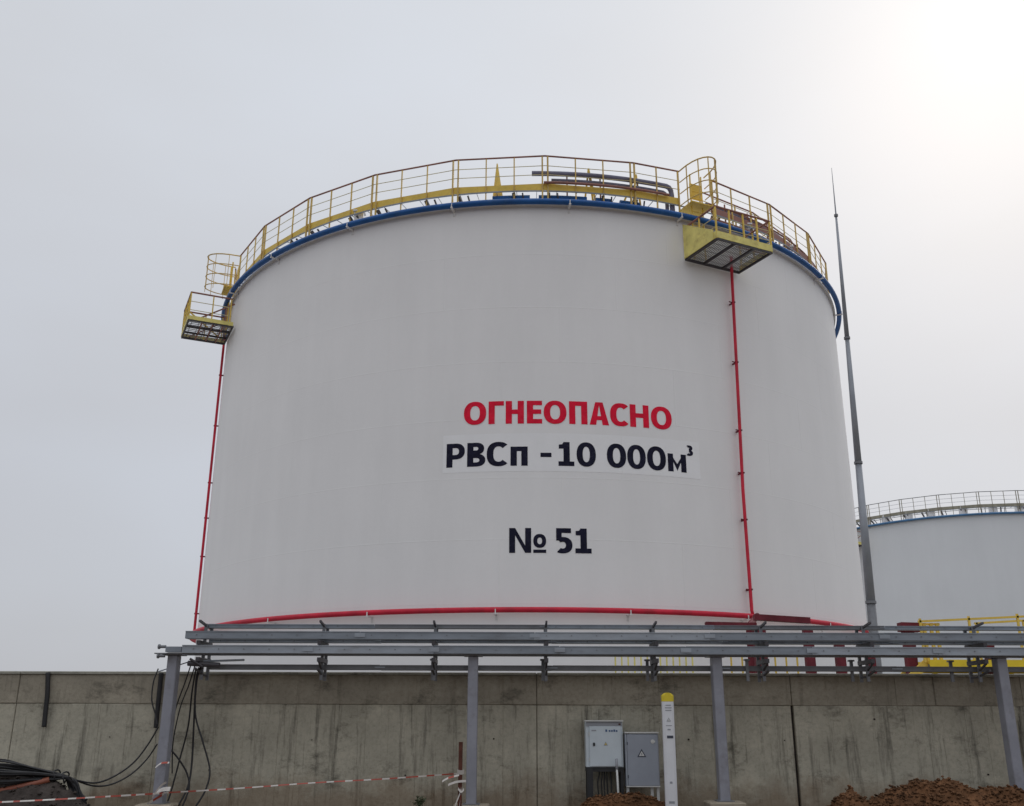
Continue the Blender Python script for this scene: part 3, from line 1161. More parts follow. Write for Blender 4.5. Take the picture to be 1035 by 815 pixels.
# fresh paint patch behind the second line
mb = MB()
n = 24
Aa, Ab = -12.6, 22.3
vs = []
for i in range(n + 1):
    A = Aa + (Ab - Aa) * i / n
    vs += [cp(A, TR + 0.004, 9.25), cp(A, TR + 0.004, 10.52)]
mb.add(vs, [(2 * i, 2 * i + 2, 2 * i + 3, 2 * i + 1) for i in range(n)])
mb.build('paint_patch', M['patch'], tank, smooth=True)

# ---- far tank
tank2 = thing('storage_tank', 'distant pale storage tank half hidden behind the right end of the big tank', 'tank', (45.0, 97.0, TB),
              'white storage tanks')
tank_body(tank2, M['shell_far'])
mb = MB()
mb.tube(ring_pts(14.5, ZB_, 160), 0.105, 8, closed=True)
mb.build('blue_ring_pipe', M['far_blue'], tank2, smooth=True)
a = -95.0
while a < 95:
    rail_section(tank2, a, a + STEP, False, False)
    link('walkway_strut', st_me, tank2, rz=R_(a + 0.5))
    link('walkway_strut', st_me, tank2, rz=R_(a + 7))
    a += STEP
walkway(tank2)
for A in (-58, -50, -41, -33, -22, -12, -3):
    b = MB()
    c0 = cp(A, 13.8, 19.05)
    b.box((c0.x - 0.3, c0.y - 0.2, c0.z), (c0.x + 0.3, c0.y + 0.2, c0.z + 0.7))
    b.build('vent_box', M['white_small'], tank2)
platform(tank2, -63.0, 2.2)
mb = MB()
mb.tube([cp(-61, 14.6, 17.6), cp(-61, 14.6, TB + 0.1)], 0.07, 8)
mb.build('riser_pipe', M['rail_brown'], tank2, smooth=True)

# ------------------------------------------------------------------ lightning mast
MY = 31.0
mast_b = at(883, 640, MY)
mast_t = at(845, 218, MY)
tip = at(840.5, 170, MY)
dirv = (mast_t - mast_b).normalized()
base = mast_b - dirv * ((mast_b.z - YARD) / dirv.z)
mast = thing('lightning_mast', 'tall tapering grey lightning mast standing right of the big tank', 'mast', base)
LEN = (mast_t - base).length
cuts = [0] + [(at(px, py, MY).z - base.z) / dirv.z for px, py in ((880, 609), (867.5, 468), (856, 342))] + [LEN]
r_at = lambda s: 0.175 + (0.045 - 0.175) * s / LEN
for i in range(4):
    b = MB()
    b.tube([dirv * cuts[i], dirv * cuts[i + 1]], r_at(cuts[i]), 12, r1=r_at(cuts[i + 1]) - 0.008)
    b.build('mast_section', M['mast'] if i else M['galv_dark'], mast, smooth=True)
for s in cuts[1:]:
    b = MB()
    b.tube([dirv * (s - 0.04), dirv * (s + 0.04)], r_at(s) + 0.025, 12)
    b.build('flange', M['galv_dark'], mast)
b = MB()
b.tube([dirv * LEN, tip - base], 0.028, 8, r1=0.008)
b.build('spire', M['mast'], mast)

# ------------------------------------------------------------------ pipework and yellow stair rails between wall and tank
rig = thing('pipe_manifold', 'dark red pipework frame between the concrete wall and the big tank', 'pipework', (8, 25, YARD))


def rel(p, o):
    return Vector(p) - Vector(o.location)


def rpart(name, mat, pts, size, parent=rig, tube=False):
    b = MB()
    q = [rel(p, rig) for p in pts]
    if tube:
        b.tube(q, size, 10)
    else:
        b.bar(q[0], q[1], size[0], size[1])
    return b.build(name, mat, parent)


p = at(713, 631.5, 25)
q = at(764, 632.5, 25)
rpart('crossbeam', M['maroon'], [p, q], (0.2, 0.13))
p, q = at(762, 624, 25.6), at(818, 627.5, 25.6)
rpart('crossbeam', M['maroon'], [p, q], (0.2, 0.15))
p, q = at(909, 634, 25), at(929, 634.6, 25)
rpart('crossbeam', M['maroon'], [p, q], (0.3, 0.22))
for px, wd in ((767, 0.3), (816, 0.22), (848, 0.22), (878, 0.2), (917, 0.26), (999, 0.2)):
    t = at(px, 636 if px in (767, 816, 917) else 652, 25.05)
    rpart('column', M['maroon'], [(t.x, t.y, YARD), (t.x, t.y, t.z)], (wd, 0.2))
p, q = at(760, 667, 25.2), at(1030, 668, 25.2)
rpart('red_pipe', M['maroon'], [(p.x, p.y, 2.35), (q.x, q.y, 2.35)], 0.12, tube=True)
p = at(757, 632, 26)
rpart('red_pipe', M['maroon'], [(p.x, p.y, 2.4), (p.x, p.y, 4.0), (cp(28.5, 14.7, 0).x + X0, cp(28.5, 14.7, 0).y + D0, 4.85)], 0.09, tube=True)

br = thing('crossing_platform', 'bright yellow crossing platform with handrails beyond the wall at right edge', 'platform', (12.3, 25.0, YARD))


def bpart(name, mat, fn):
    b = MB()
    fn(b)
    for i, v in enumerate(b.v):
        b.v[i] = (v[0] - br.location.x, v[1] - br.location.y, v[2] - br.location.z)
    return b.build(name, mat, br)


xl, xr = at(940, 672, 24.6).x, 16.0
zd = 3.02
bpart('deck_edge', M['bright_yellow'], lambda b: b.box((xl, 24.6, zd - 0.22), (xr, 24.62, zd + 0.06)))
bpart('deck', M['galv_dark'], lambda b: b.box((xl, 24.63, zd - 0.1), (xr, 25.6, zd - 0.05)))
bpart('deck_edge', M['bright_yellow'], lambda b: b.box((xl, 25.61, zd - 0.22), (xr, 25.63, zd + 0.06)))
ztop = 4.17
for yy, x_from in ((24.63, at(928, 629, 24.63).x), (25.6, at(985, 631, 25.6).x)):
    bpart('handrail', M['yellow'], lambda b: b.bar((x_from, yy, ztop - (0.17 if yy < 25 else 0.12)), (xr, yy, ztop + 0.12), 0.05))
    bpart('mid_rail', M['yellow'], lambda b: b.bar((x_from, yy, ztop - 0.62), (xr, yy, ztop - 0.42), 0.03))
    x = x_from + 0.05
    while x < xr:
        bpart('post', M['yellow'], lambda b: b.bar((x, yy, zd), (x, yy, ztop - 0.1 + 0.05 * (x - x_from)), 0.05))
        x += 1.22
for px in (934, 941, 947):
    xx = at(px, 633, 24.7).x
    bpart('gate_bar', M['yellow'], lambda b: b.bar((xx, 24.7, 3.0), (xx, 24.7, at(px, 630, 24.7).z), 0.07))
xx0, xx1 = at(931, 631, 24.7).x, at(950, 631, 24.7).x
bpart('gate_rail', M['yellow'], lambda b: b.bar((xx0, 24.74, at(940, 631, 24.7).z), (xx1, 24.74, at(940, 631, 24.7).z), 0.05))
for x in (xl + 0.3, xl + 2.2, xl + 4.2):
    bpart('leg', M['bright_yellow'], lambda b: b.bar((x, 25.1, YARD), (x, 25.1, zd - 0.1), 0.1))
# sloping stair of the crossing platform
bpart('stair_stringer', M['yellow'], lambda b: b.bar((xl, 24.75, zd), (xl - 2.3, 24.75, YARD), 0.05, 0.2))
bpart('stair_stringer', M['yellow'], lambda b: b.bar((xl, 25.4, zd), (xl - 2.3, 25.4, YARD), 0.05, 0.2))
for i in range(8):
    x = xl - 2.3 * (i + 0.5) / 8
    z = zd - (zd - YARD) * (i + 0.5) / 8
    bpart('tread', M['galv_dark'], lambda b: b.box((x - 0.12, 24.78, z), (x + 0.12, 25.37, z + 0.03)))

fen = thing('yard_railing', 'low yellow railing seen through the gap of the cable rack mid wall', 'railing', (3.6, 24.5, YARD))
x0_, x1_ = at(622, 670, 24.5).x, at(700, 670, 24.5).x
b = MB()
b.bar((x0_ - 3.6, 0, 2.06), (x1_ - 3.6, 0, 2.06), 0.05)
b.build('top_rail', M['pale_yellow'], fen)
for z in (1.72, 1.35, 0.9):
    b = MB()
    b.bar((x0_ - 3.6, 0, z), (x1_ - 3.6, 0, z), 0.035)
    b.build('mid_rail', M['pale_yellow'], fen)
x = x0_
while x < x1_ + 0.01:
    b = MB()
    b.bar((x - 3.6, 0, 0), (x - 3.6, 0, 2.03), 0.035)
    b.build('post', M['pale_yellow'], fen)
    x += (x1_ - x0_) / 12
fen2 = thing('yard_railing', 'thin yellow railing left of the dark red columns, seen through the rack', 'railing', (6.3, 27.5, YARD))
xa, xb = at(728, 670, 27.5).x, at(806, 670, 27.5).x
b = MB()
b.bar((xa - 6.3, 0, 2.35), (xb - 6.3, 0, 2.35), 0.05)
b.build('top_rail', M['yellow'], fen2)
for z in (1.95, 1.5):
    b = MB()
    b.bar((xa - 6.3, 0, z), (xb - 6.3, 0, z), 0.025)
    b.build('mid_rail', M['yellow'], fen2)
for i in range(8):
    x = xa + (xb - xa) * i / 7
    b = MB()
    b.bar((x - 6.3, 0, 0), (x - 6.3, 0, 2.33), 0.04)
    b.build('post', M['yellow'], fen2)

# ------------------------------------------------------------------ cable rack
RY = 17.3
rack = thing('cable_rack', 'long grey steel cable tray rack on four posts running along the wall', 'cable rack', (0, RY, 0))
XL, XR = -5.85, 11.8
post_x = (-5.82, -0.655, 3.535, 8.43)
z_beam = zy(664, RY)
for x in post_x:
    b = MB()
    b.cbox((x - 0.085, -0.11, 0.1), (x + 0.085, 0.11, z_beam), 0.012)
    b.build('post', M['post_grey'], rack)
    b = MB()
    b.box((x - 0.16, -0.16, z_beam + 0.002), (x + 0.16, 0.16, z_beam + 0.016))
    b.build('cap_plate', M['post_grey'], rack)
    b = MB()
    zf = 0.362 if abs(x - 3.535) < 0.1 else 0.302
    b.box((x - 0.14, -0.15, zf), (x + 0.14, 0.15, zf + 0.015))
    b.build('base_plate', M['galv_dark'], rack)
for x in (-0.655, 3.535, -5.82, 8.43):
    b = MB()
    zf = 0.36 if abs(x - 3.535) < 0.1 else 0.3
    b.cbox((x - 0.3, RY - 0.3, -0.1), (x + 0.3, RY + 0.26, zf), 0.02)
    nm = {-0.655: 'concrete footing under the rack post beside the rusty stake', 3.535: 'concrete footing under the rack post right of the white marker post',
          -5.82: 'concrete footing under the left end post of the rack', 8.43: 'concrete footing under the rack post at the right soil heap'}[x]
    tag(b.build('concrete_footing', M['footing']), nm, 'footing', 'footings of the rack posts')


def channel(mb, x0, x1, y, z0, z1, dep, lip=0.025, th=0.004):
    """tray: C section open at the top, front face at y"""
    mb.box((x0, y, z0), (x1, y + th, z1))
    mb.box((x0, y + th + 0.0005, z0), (x1, y + dep - th - 0.0005, z0 + th))
    mb.box((x0, y + dep - th, z0), (x1, y + dep, z1))
    mb.box((x0, y + th + 0.0005, z1 - th), (x1, y + lip, z1))
    mb.box((x0, y - 0.012, z1 - 0.014), (x1, y - 0.0005, z1))


def tray(name, x0, x1, y, py0, py1, dep, seg, mats):
    Yw = RY + y
    z0, z1 = zy(py1, Yw), zy(py0, Yw)
    root = None
    x, i = x0, 0
    while x < x1 - 0.05:
        xe = min(x + seg, x1)
        b = MB()
        off = random.uniform(-0.004, 0.004)
        channel(b, x + 0.004, xe - 0.004, y + off * 0.6, z0 + off, z1 + off, dep)
        if root is None:
            root = b.build(name, mats[0], rack)
        else:
            b.build('tray_segment', mats[i % len(mats)], root)
        # bolt heads along the face
        b = MB()
        xb = x + 0.2
        while xb < xe - 0.1:
            b.tube([(xb, y - 0.012, (z0 + z1) / 2), (xb, y - 0.001, (z0 + z1) / 2)], 0.011, 6)
            xb += 0.43
        kind(b.build('tray_bolt', M['galv_dark'], root), 'stuff')
        # splice plate over the joint
        if x > x0:
            b = MB()
            b.box((x - 0.09, y - 0.018, z0 + 0.03), (x + 0.09, y - 0.013, z1 - 0.03))
            b.build('splice_plate', M['galv_pale'], root)
        x, i = xe, i + 1
    return z0, z1


gm = [M['galv_pale'], M['galv'], M['galv']]
xs_ = xy(183, 657, 17.0)
zC = tray('cable_tray', xs_, XR, -0.27, 652.9, 661.0, 0.22, 2.15, [M['galv_pale'], M['galv_pale'], M['galv'], M['galv'], M['galv']])
zB = tray('cable_tray', xy(186, 643, 17.0), XR, -0.25, 638.8, 646.4, 0.22, 3.0, [M['galv'], M['galv'], M['galv_pale']])
zA = tray('cable_tray', xy(207, 633, 17.5), XR, 0.18, 631.6, 635.4, 0.2, 3.0, [M['galv'], M['galv_dark']])
zB2 = tray('cable_tray', xy(212, 650, 17.5), XR, 0.16, 646.9, 650.0, 0.2, 3.0, [M['galv_pale'], M['galv']])
zD = tray('cable_tray', xy(212, 675, 17.6), XR, 0.17, 672.6, 677.6, 0.2, 3.0, [M['galv_dark'], M['galv_dark']])
# main longitudinal beams on the posts
for y in (-0.22, 0.13):
    b = MB()
    zt = zy(660.7, RY - 0.2) - 0.002
    b.box((XL - 0.25 if y < 0 else XL - 0.2, y, z_beam + 0.018), (XR, y + 0.1, zt - 0.004))
    b.build('longitudinal_beam', M['galv_dark'], rack)
b = MB()
b.box((XL - 0.05, -0.27, zy(660, 17.0)), (xs_ - 0.01, -0.1, zy(654.5, 17.0)))
b.build('end_beam', M['galv'], rack)
for py in (654.6, 664):
    b = MB()
    z = zy(py, 17.05)
    b.tube([(XL - 0.17, -0.2, z), (XL - 0.07, -0.2, z)], 0.026, 8)
    b.tube([(XL - 0.2, -0.2, z), (XL - 0.17, -0.2, z)], 0.042, 8)
    b.build('end_bolt', M['galv_dark'], rack)

# brackets: two struts and four cross arms in depth
z_lo = zy(688, 17.35)
brz = MB()
brz.bar((0, 0.10, z_lo), (0, 0.10, zy(631.5, 17.4)), 0.05, 0.04)
brz_far = MB()
brz_far.bar((0, 0.44, z_lo), (0, 0.44, zy(632, 17.7)), 0.05, 0.04)


def raw(mb, name, mat):
    me = bpy.data.meshes.new(name)
    me.from_pydata(mb.v, [], mb.f)
    me.materials.append(mat)
    return me


near_me = raw(brz, 'tray_bracket', M['galv_dark'])
far_me = raw(brz_far, 'strut', M['galv_dark'])
arms = []
for (py, y0, y1, tk) in ((629.5, -0.2, 0.48, 0.06), (648.6, -0.26, 0.48, 0.07), (665.5, -0.22, 0.48, 0.07), (680.5, 0.0, 0.48, 0.05)):
    b = MB()
    z = zy(py, RY + (y0 + 0.1)) - tk / 2
    if py < 640:
        b.bar((0, -0.28, z + 0.03), (0, 0.2, z - 0.03), 0.035, 0.035)
        b.bar((0, 0.2, z - 0.03), (0, y1, z - 0.03), 0.035, 0.035)
    elif py > 670:
        b.bar((0, -0.3, z + 0.07), (0, 0.2, z - 0.02), 0.03, 0.03)
        b.bar((0, 0.2, z - 0.02), (0, y1, z - 0.02), 0.03, 0.03)
    else:
        b.bar((0, y0, z), (0, y1, z), 0.06, tk)
        b.bar((0, y0 + 0.02, z - 0.03), (0, 0.09, z - 0.14), 0.03, 0.03)
    arms.append(raw(b, 'arm', M['dark_steel']))
for px in (204, 325, 439, 552, 662, 772, 877, 990, 1100):
    x = at(px, 660, RY).x
    nb = link('tray_bracket', near_me, rack, (x, 0, 0))
    link('strut', far_me, nb)
    for i, am in enumerate(arms):
        link('arm', am, nb)
# hanger drops between the brackets
for px, y in ((436, 0.3), (549, 0.25), (656, 0.25), (756, 0.1), (865, 0.25), (968, 0.3)):
    x = at(px, 668, RY).x
    b = MB()
    zt = zy(664, RY)
    b.bar((x, y, zy(688, RY + y)), (x, y, zt - 0.02), 0.05, 0.04)
    b.box((x - 0.045, y - 0.05, zt - 0.05), (x + 0.045, y + 0.05, zt - 0.022))
    b.build('hanger', M['galv_dark'], rack)
# loose conduit ends at the left
for (pxa, pya, pxb, pyb, yy, r, mt) in ((206, 668.5, 247, 667.2, 17.25, 0.018, 'galv_pale'), (190, 670.5, 222, 672.5, 17.15, 0.045, 'dark_steel'),
                                        (192, 666, 205, 674, 17.1, 0.02, 'dark_steel'), (160, 679, 196, 667.5, 17.5, 0.01, 'galv')):
    b = MB()
    pa, pb = at(pxa, pya, yy), at(pxb, pyb, yy)
    b.tube([pa - Vector((0, RY, 0)), pb - Vector((0, RY, 0))], r, 8)
    b.build('conduit', M[mt], rack)


# ------------------------------------------------------------------ cables
def smooth_path(pts, n=8):
    pts = [Vector(p) for p in pts]
    out = []
    P = [pts[0]] + pts + [pts[-1]]
    for i in range(1, len(P) - 2):
        p0, p1, p2, p3 = P[i - 1], P[i], P[i + 1], P[i + 2]
        for k in range(n):
            t = k / n
            out.append(0.5 * ((2 * p1) + (-p0 + p2) * t + (2 * p0 - 5 * p1 + 4 * p2 - p3) * t * t + (-p0 + 3 * p1 - 3 * p2 + p3) * t ** 3))
    out.append(pts[-1])
    return out


def cable(pix, label, r=0.014, name='hanging_cable', group='black cables hanging from the rack', mat='black'):
    b = MB()
    b.tube(smooth_path([at(*p) for p in pix]), r, 6)
    return tag(b.build(name, M[mat], smooth=True), label, 'cable', group)


cable([(160, 676, 17.85), (155, 690, 17.8), (153.5, 708, 17.78), (157, 722, 17.76), (159, 733, 17.7)],
      'short black cable looping down the wall left of the end post', 0.012)
cable([(160, 735, 17.6), (150, 752, 17.55), (135, 771, 17.4), (115, 785, 17.2), (95, 791.5, 16.9), (70, 787, 16.6)],
      'black cable sagging from the end post to the cable bundle, upper of the pair')
cable([(159, 752, 17.55), (148, 768, 17.5), (132, 783, 17.3), (112, 793, 17.1), (92, 794, 16.9), (66, 784, 16.6)],
      'black cable sagging from the end post to the cable bundle, lower of the pair')
cable([(193, 672, 17.3), (187, 690, 17.5), (178, 715, 17.6), (171, 745, 17.6), (170, 780, 17.6)],
      'black cable running down close behind the end post', 0.011)
cable([(197, 673, 17.3), (191, 692, 17.5), (182, 716, 17.55), (175, 750, 17.6), (174, 782, 17.6)],
      'thin black cable beside the end post, second from the post', 0.011)
cable([(198, 676, 17.3), (194, 700, 17.5), (190, 735, 17.6), (181, 770, 17.6), (172, 803, 17.5), (166, 818, 17.4)],
      'black cable dropping from the rack and slanting left to the tape')
cable([(201, 675, 17.3), (198, 690, 17.45), (196, 730, 17.55), (194, 770, 17.6), (190, 795, 17.5), (180, 815, 17.4)],
      'black cable hanging nearly straight from the rack to the ground', 0.016)
cable([(204, 672, 17.3), (199, 688, 17.4), (197.5, 722, 17.5), (205, 750, 17.5), (212, 778, 17.5), (208, 798, 17.4), (198, 815, 17.3)],
      'black cable hanging in a wide bow bulging to the right', 0.016)
cable([(171, 756, 17.5), (181, 768, 17.5), (189, 782, 17.55), (191, 797, 17.5), (184, 816, 17.4)],
      'black cable curving out from behind the end post to the ground', 0.015)
# hoses hanging off the wall top
for pix, lab in (([(48.5, 680, 17.94), (48, 700, 17.93), (46, 720, 17.93), (44.5, 735, 17.93)], 'dark hose stub hanging from the wall top at far left'),
                 ([(163, 680, 17.94), (161, 700, 17.93), (159, 720, 17.93), (157.5, 736, 17.93)], 'dark hose stub on the wall tucked beside the end post')):
    o = cable(pix, lab, 0.04, 'hose_stub', 'dark hose stubs on the wall')
    o['category'] = 'hose'

# bundle over the dark heap
bun = thing('cable_bundle', 'thick bundle of black cables tied together over the dark heap at lower left', 'cable bundle', tuple(at(40, 790, 16.5)))
rb_ = random.Random(11)
bl_ = Vector(bun.location)
for i in range(34):
    t = i / 33
    ys = 770 + 22 * t + rb_.uniform(-1.5, 1.5)
    dy = rb_.uniform(-0.25, 0.3)
    pts = [at(-40, ys - 2 + rb_.uniform(-2, 2), 16.4 + dy), at(5, ys + rb_.uniform(-1.5, 1.0), 16.4 + dy),
           at(34, 776 + 12 * t + rb_.uniform(-1.5, 1.5), 16.45 + dy * 0.6), at(58, 781.5 + 6 * t + rb_.uniform(-0.8, 0.8), 16.5 + dy * 0.3),
           at(66 + 3 * t, 786 + rb_.uniform(-1, 1.5), 16.52 + dy * 0.2), at(72 + rb_.uniform(-2, 6), 794 + rb_.uniform(-3, 6), 16.6),
           at(80 + rb_.uniform(-8, 10), 809 + rb_.uniform(-2, 4), 16.6)]
    b = MB()
    b.tube([p - bl_ for p in smooth_path(pts, 6)], rb_.uniform(0.011, 0.02), 6)
    b.build('cable', M['black'], bun, smooth=True)
for px, py in ((57, 784), (66, 786)):
    b = MB()
    c0 = at(px, py, 16.5) - bl_
    pts = [c0 + Vector((0.02 * sin(k), 0.1 * sin(2 * pi * k / 12), 0.085 * cos(2 * pi * k / 12))) for k in range(12)]
    b.tube(pts, 0.013, 5, closed=True)
    b.build('cable_tie', M['black_frame'], bun)
p_, q_ = at(-30, 806, 16.2), at(50, 788, 16.4)
b = MB()
b.tube([p_, at(20, 795.5, 16.3), q_], 0.045, 12)
tag(b.build('plastic_pipe', M['pvc'], smooth=True), 'red brown plastic pipe sloping up under the cable bundle at lower left', 'pipe')


# ------------------------------------------------------------------ heaps
def heap(name, x0, x1, yc, wy, hfun, mat, label, cat, seed, clods, clod_mat, z0=0.0, res=0.05, group=None, amp=0.07, cs=(0.012, 0.05)):
    root = None
    m_ = MB()
    nx = int((x1 - x0) / res)
    ny = int(2 * wy / res)
    H = {}
    for j in range(ny + 1):
        for i in range(nx + 1):
            x = x0 + (x1 - x0) * i / nx
            v = -1 + 2 * j / ny
            y = yc + v * wy
            sh = max(0.0, 1 - abs(v) ** 1.7)
            z = hfun(x) * sh
            edge = min(1, min(i, nx - i, j, ny - j) / 4)
            vec = Vector((x * 2.2 + seed, y * 2.2, 0))
            z += edge * (amp * mnoise.fractal(vec, 0.8, 2.2, 5) + 0.6 * amp * abs(mnoise.noise(vec * 3.1)) + 0.4 * amp * mnoise.noise(vec * 7) + 0.25 * amp * abs(mnoise.noise(vec * 15)))
            if edge == 0:
                z = -0.12
            H[i, j] = z
            m_.v.append((x - (x0 + x1) / 2, y - yc, z))
    for j in range(ny):
        for i in range(nx):
            a = j * (nx + 1) + i
            m_.f.append((a, a + 1, a + nx + 2, a + nx + 1))
            m_.mi.append(0)
    root = m_.build(name, mat, None, smooth=True, loc=((x0 + x1) / 2, yc, z0))
    tag(root, label, cat, group)
    rr = random.Random(seed)
    c = MB()
    for k in range(clods):
        i, j = rr.randint(2, nx - 2), rr.randint(2, ny - 2)
        x, y = x0 + (x1 - x0) * i / nx - (x0 + x1) / 2, -wy + 2 * wy * j / ny
        s = cs[0] + (cs[1] - cs[0]) * rr.random() ** 2.5
        px_, py_, pz_ = x + rr.uniform(-.03, .03), y + rr.uniform(-.03, .03), H[i, j] + s * 0.3
        vs = []
        for d in ((1, 0, 0), (-1, 0, 0), (0, 1, 0), (0, -1, 0), (0, 0, 1), (0, 0, -1), (.7, .7, .5), (-.7, .6, .5), (.6, -.7, .5), (-.6, -.7, .5)):
            q = s * rr.uniform(0.6, 1.2)
            vs.append((px_ + d[0] * q, py_ + d[1] * q, pz_ + d[2] * q * 0.8))
        c.add(vs, [(4, 6, 7), (4, 7, 9), (4, 9, 8), (4, 8, 6), (0, 6, 8), (1, 9, 7), (2, 7, 6), (3, 8, 9), (0, 2, 6), (2, 1, 7), (1, 3, 9), (3, 0, 8),
                   (5, 2, 0), (5, 1, 2), (5, 3, 1), (5, 0, 3)])
    o = c.build('soil_clod', clod_mat, root)
    kind(o, 'stuff')
    return root


def prof(pts):
    def f(x):
        if x <= pts[0][0]:
            return pts[0][1]
        for (a, za_), (b2, zb2) in zip(pts, pts[1:]):
            if x <= b2:
                t = (x - a) / (b2 - a)
                t = t * t * (3 - 2 * t)
                return za_ + (zb2 - za_) * t
        return pts[-1][1]
    return f


def hz(px, py, Y):
    p = at(px, py, Y)
    return (p.x, max(0.02, p.z - 0.07))


HY = 16.6
heap('soil_heap', 5.0, 10.4, HY, 1.05,
     prof([(5.0, 0.1)] + [hz(*p, HY) for p in ((842, 812), (853, 800), (862, 797), (872, 809), (888, 806), (904, 794), (918, 795), (932, 787),
                                              (958, 786.5), (975, 792), (992, 798), (1005, 797), (1030, 797))] + [(10.4, 0.1)]),
     M['soil'], 'orange brown heap of loose soil against the wall at lower right', 'soil heap', 5, 9000, M['soil_pale'], group='soil heaps by the wall', cs=(0.006, 0.038), amp=0.1, res=0.04)
heap('soil_heap', 1.1, 3.1, 17.2, 0.4,
     prof([(1.1, 0.08)] + [hz(*p, 17.2) for p in ((590, 810), (603, 801), (625, 799), (655, 800.5), (667, 805), (684, 813))] + [(3.1, 0.1)]),
     M['soil'], 'small low heap of orange soil beneath the two electrical cabinets', 'soil heap', 8, 1800, M['soil_pale'], group='soil heaps by the wall',
     res=0.035, amp=0.05, cs=(0.008, 0.035))
heap('dark_heap', -9.6, -6.6, 16.5, 0.6,
     prof([(-9.6, 0.5)] + [(hz(*p, 16.5)[0], hz(*p, 16.5)[1] + 0.06) for p in ((0, 783), (30, 784), (55, 788), (70, 797), (82, 810), (95, 822))] + [(-6.6, 0.05)]),
     M['dark_heap'], 'dark grey brown heap under the black cable bundle at lower left', 'soil heap', 13, 500, M['dark_heap'], amp=0.05,
     cs=(0.015, 0.04), res=0.04)

# ------------------------------------------------------------------ electrical cabinets
def cab(name, label, x0, x1, z0, z1, y, dep, mat, cat):
    t_ = thing(name, label, cat, ((x0 + x1) / 2, y, 0.2), 'electrical cabinets on the wall')
    W_ = (x1 - x0) / 2
    b_ = MB()
    b_.cbox((-W_, 0.03, z0 - 0.2), (W_, dep, z1 - 0.2), 0.008)
    b_.build('body', mat, t_)
    return t_, W_, z0 - 0.2, z1 - 0.2


def decal(parent, x0, x1, z0, z1, y, mat, name='label_plate'):
    b_ = MB()
    b_.box((x0, y, z0), (x1, y + 0.003, z1))
    return b_.build(name, mat, parent)


def triangle(parent, x, z, s, y, mat_out, mat_in):
    b_ = MB()
    def tri(k, yy):
        v = [(x - s * k, yy, z - s * 0.58 * k), (x + s * k, yy, z - s * 0.58 * k), (x, yy, z + s * 1.15 * k)]
        return v
    f0, f1 = tri(1, y), tri(1, y + 0.003)
    b_.add(f0 + f1, [(0, 1, 2), (5, 4, 3), (0, 3, 4, 1), (1, 4, 5, 2), (2, 5, 3, 0)], 0)
    g0, g1 = tri(0.62, y - 0.002), tri(0.62, y - 0.0003)
    b_.add(g0 + g1, [(0, 1, 2), (5, 4, 3), (0, 3, 4, 1), (1, 4, 5, 2), (2, 5, 3, 0)], 1)
    # lightning bolt
    k = s * 0.42
    bolt = [(0.1, 1.1), (-0.35, -0.05), (0.05, 0.0), (-0.2, -0.9), (0.4, 0.25), (0.0, 0.2)]
    vs = [(x + a * k, y - 0.004, z + c * k) for a, c in bolt]
    b_.add(vs, [(0, 1, 2), (0, 2, 5), (2, 3, 4), (2, 4, 5)], 0)
    return b_.build('warning_sign', [mat_out, mat_in], parent)


CY = 17.5
x0, x1 = at(592, 740, CY).x, at(629.5, 740, CY).x
z0, z1 = zy(775.5, CY, 610), zy(729.5, CY, 610)
t_, W_, a0, a1 = cab('electrical_cabinet', 'white electrical cabinet on a black stand, left of the grey one', x0, x1, z0, z1, CY, 0.32, M['cab_white'], 'cabinet')
b = MB()
b.box((-W_ - 0.012, -0.02, a1 + 0.002), (W_ + 0.012, 0.33, a1 + 0.022))
b.build('lid', M['trim'], t_)
b = MB()
b.box((-W_ + 0.008, 0.012, a1 - 0.07), (W_ - 0.008, 0.0285, a1 - 0.006))
b.build('vent_strip', M['ink_grey'], t_)
b = MB()
b.cbox((-W_ + 0.062, 0.006, a0 + 0.015), (W_ - 0.03, 0.0285, a1 - 0.075), 0.006)
door = b.build('door', M['cab_white'], t_)
decal(door, -W_ + 0.10, -W_ + 0.18, a1 - 0.155, a1 - 0.135, 0.002, M['ink_grey'])
for i in range(5):
    xx = 0.02 + i * 0.04 + (0.018 if i > 0 else 0)
    decal(door, xx, xx + (0.03 if i == 0 else 0.028), a1 - 0.165, a1 - (0.128 if i in (0, 3) else 0.138), 0.002, M['ink_blue'], 'lettering')
decal(door, W_ - 0.07, W_ - 0.035, a1 - 0.052, a1 - 0.03, 0.0005, M['rust'])
triangle(door, 0.02, (a0 + a1) / 2 + 0.0, 0.035, 0.002, M['ink_grey'], M['sign_yellow'])
b = MB()
b.box((-W_ + 0.12, -0.008, (a0 + a1) / 2 - 0.028), (-W_ + 0.155, 0.0055, (a0 + a1) / 2 + 0.024))
b.build('lock', M['black'], door)
for zz in (a0 + 0.12, a1 - 0.2):
    b = MB()
    b.tube([(-W_ + 0.058, 0.012, zz - 0.03), (-W_ + 0.058, 0.012, zz + 0.03)], 0.007, 6)
    b.build('hinge', M['trim'], t_)
for xx in (-W_ + 0.06, W_ - 0.03):
    for yy in (0.05, 0.28):
        b = MB()
        b.bar((xx, yy, -0.25), (xx, yy, a0 - 0.002), 0.05 if xx > 0 else 0.1)
        b.build('leg', M['black_frame'], t_)
b = MB()
b.box((-W_, 0.035, a0 - 0.075), (W_, 0.3, a0 - 0.002))
b.build('plinth', M['black_frame'], t_)
for i, xx in enumerate((-0.1, -0.05, -0.01, 0.03, 0.09)):
    b = MB()
    b.tube(smooth_path([(xx, 0.15, a0), (xx + 0.01, 0.14, a0 - 0.12), (xx - 0.02 + 0.01 * i, 0.13, -0.05 + a0 - 0.25), (xx + 0.02, 0.12, -0.1)], 5), 0.012, 6)
    b.build('feed_cable', M['black'], t_, smooth=True)
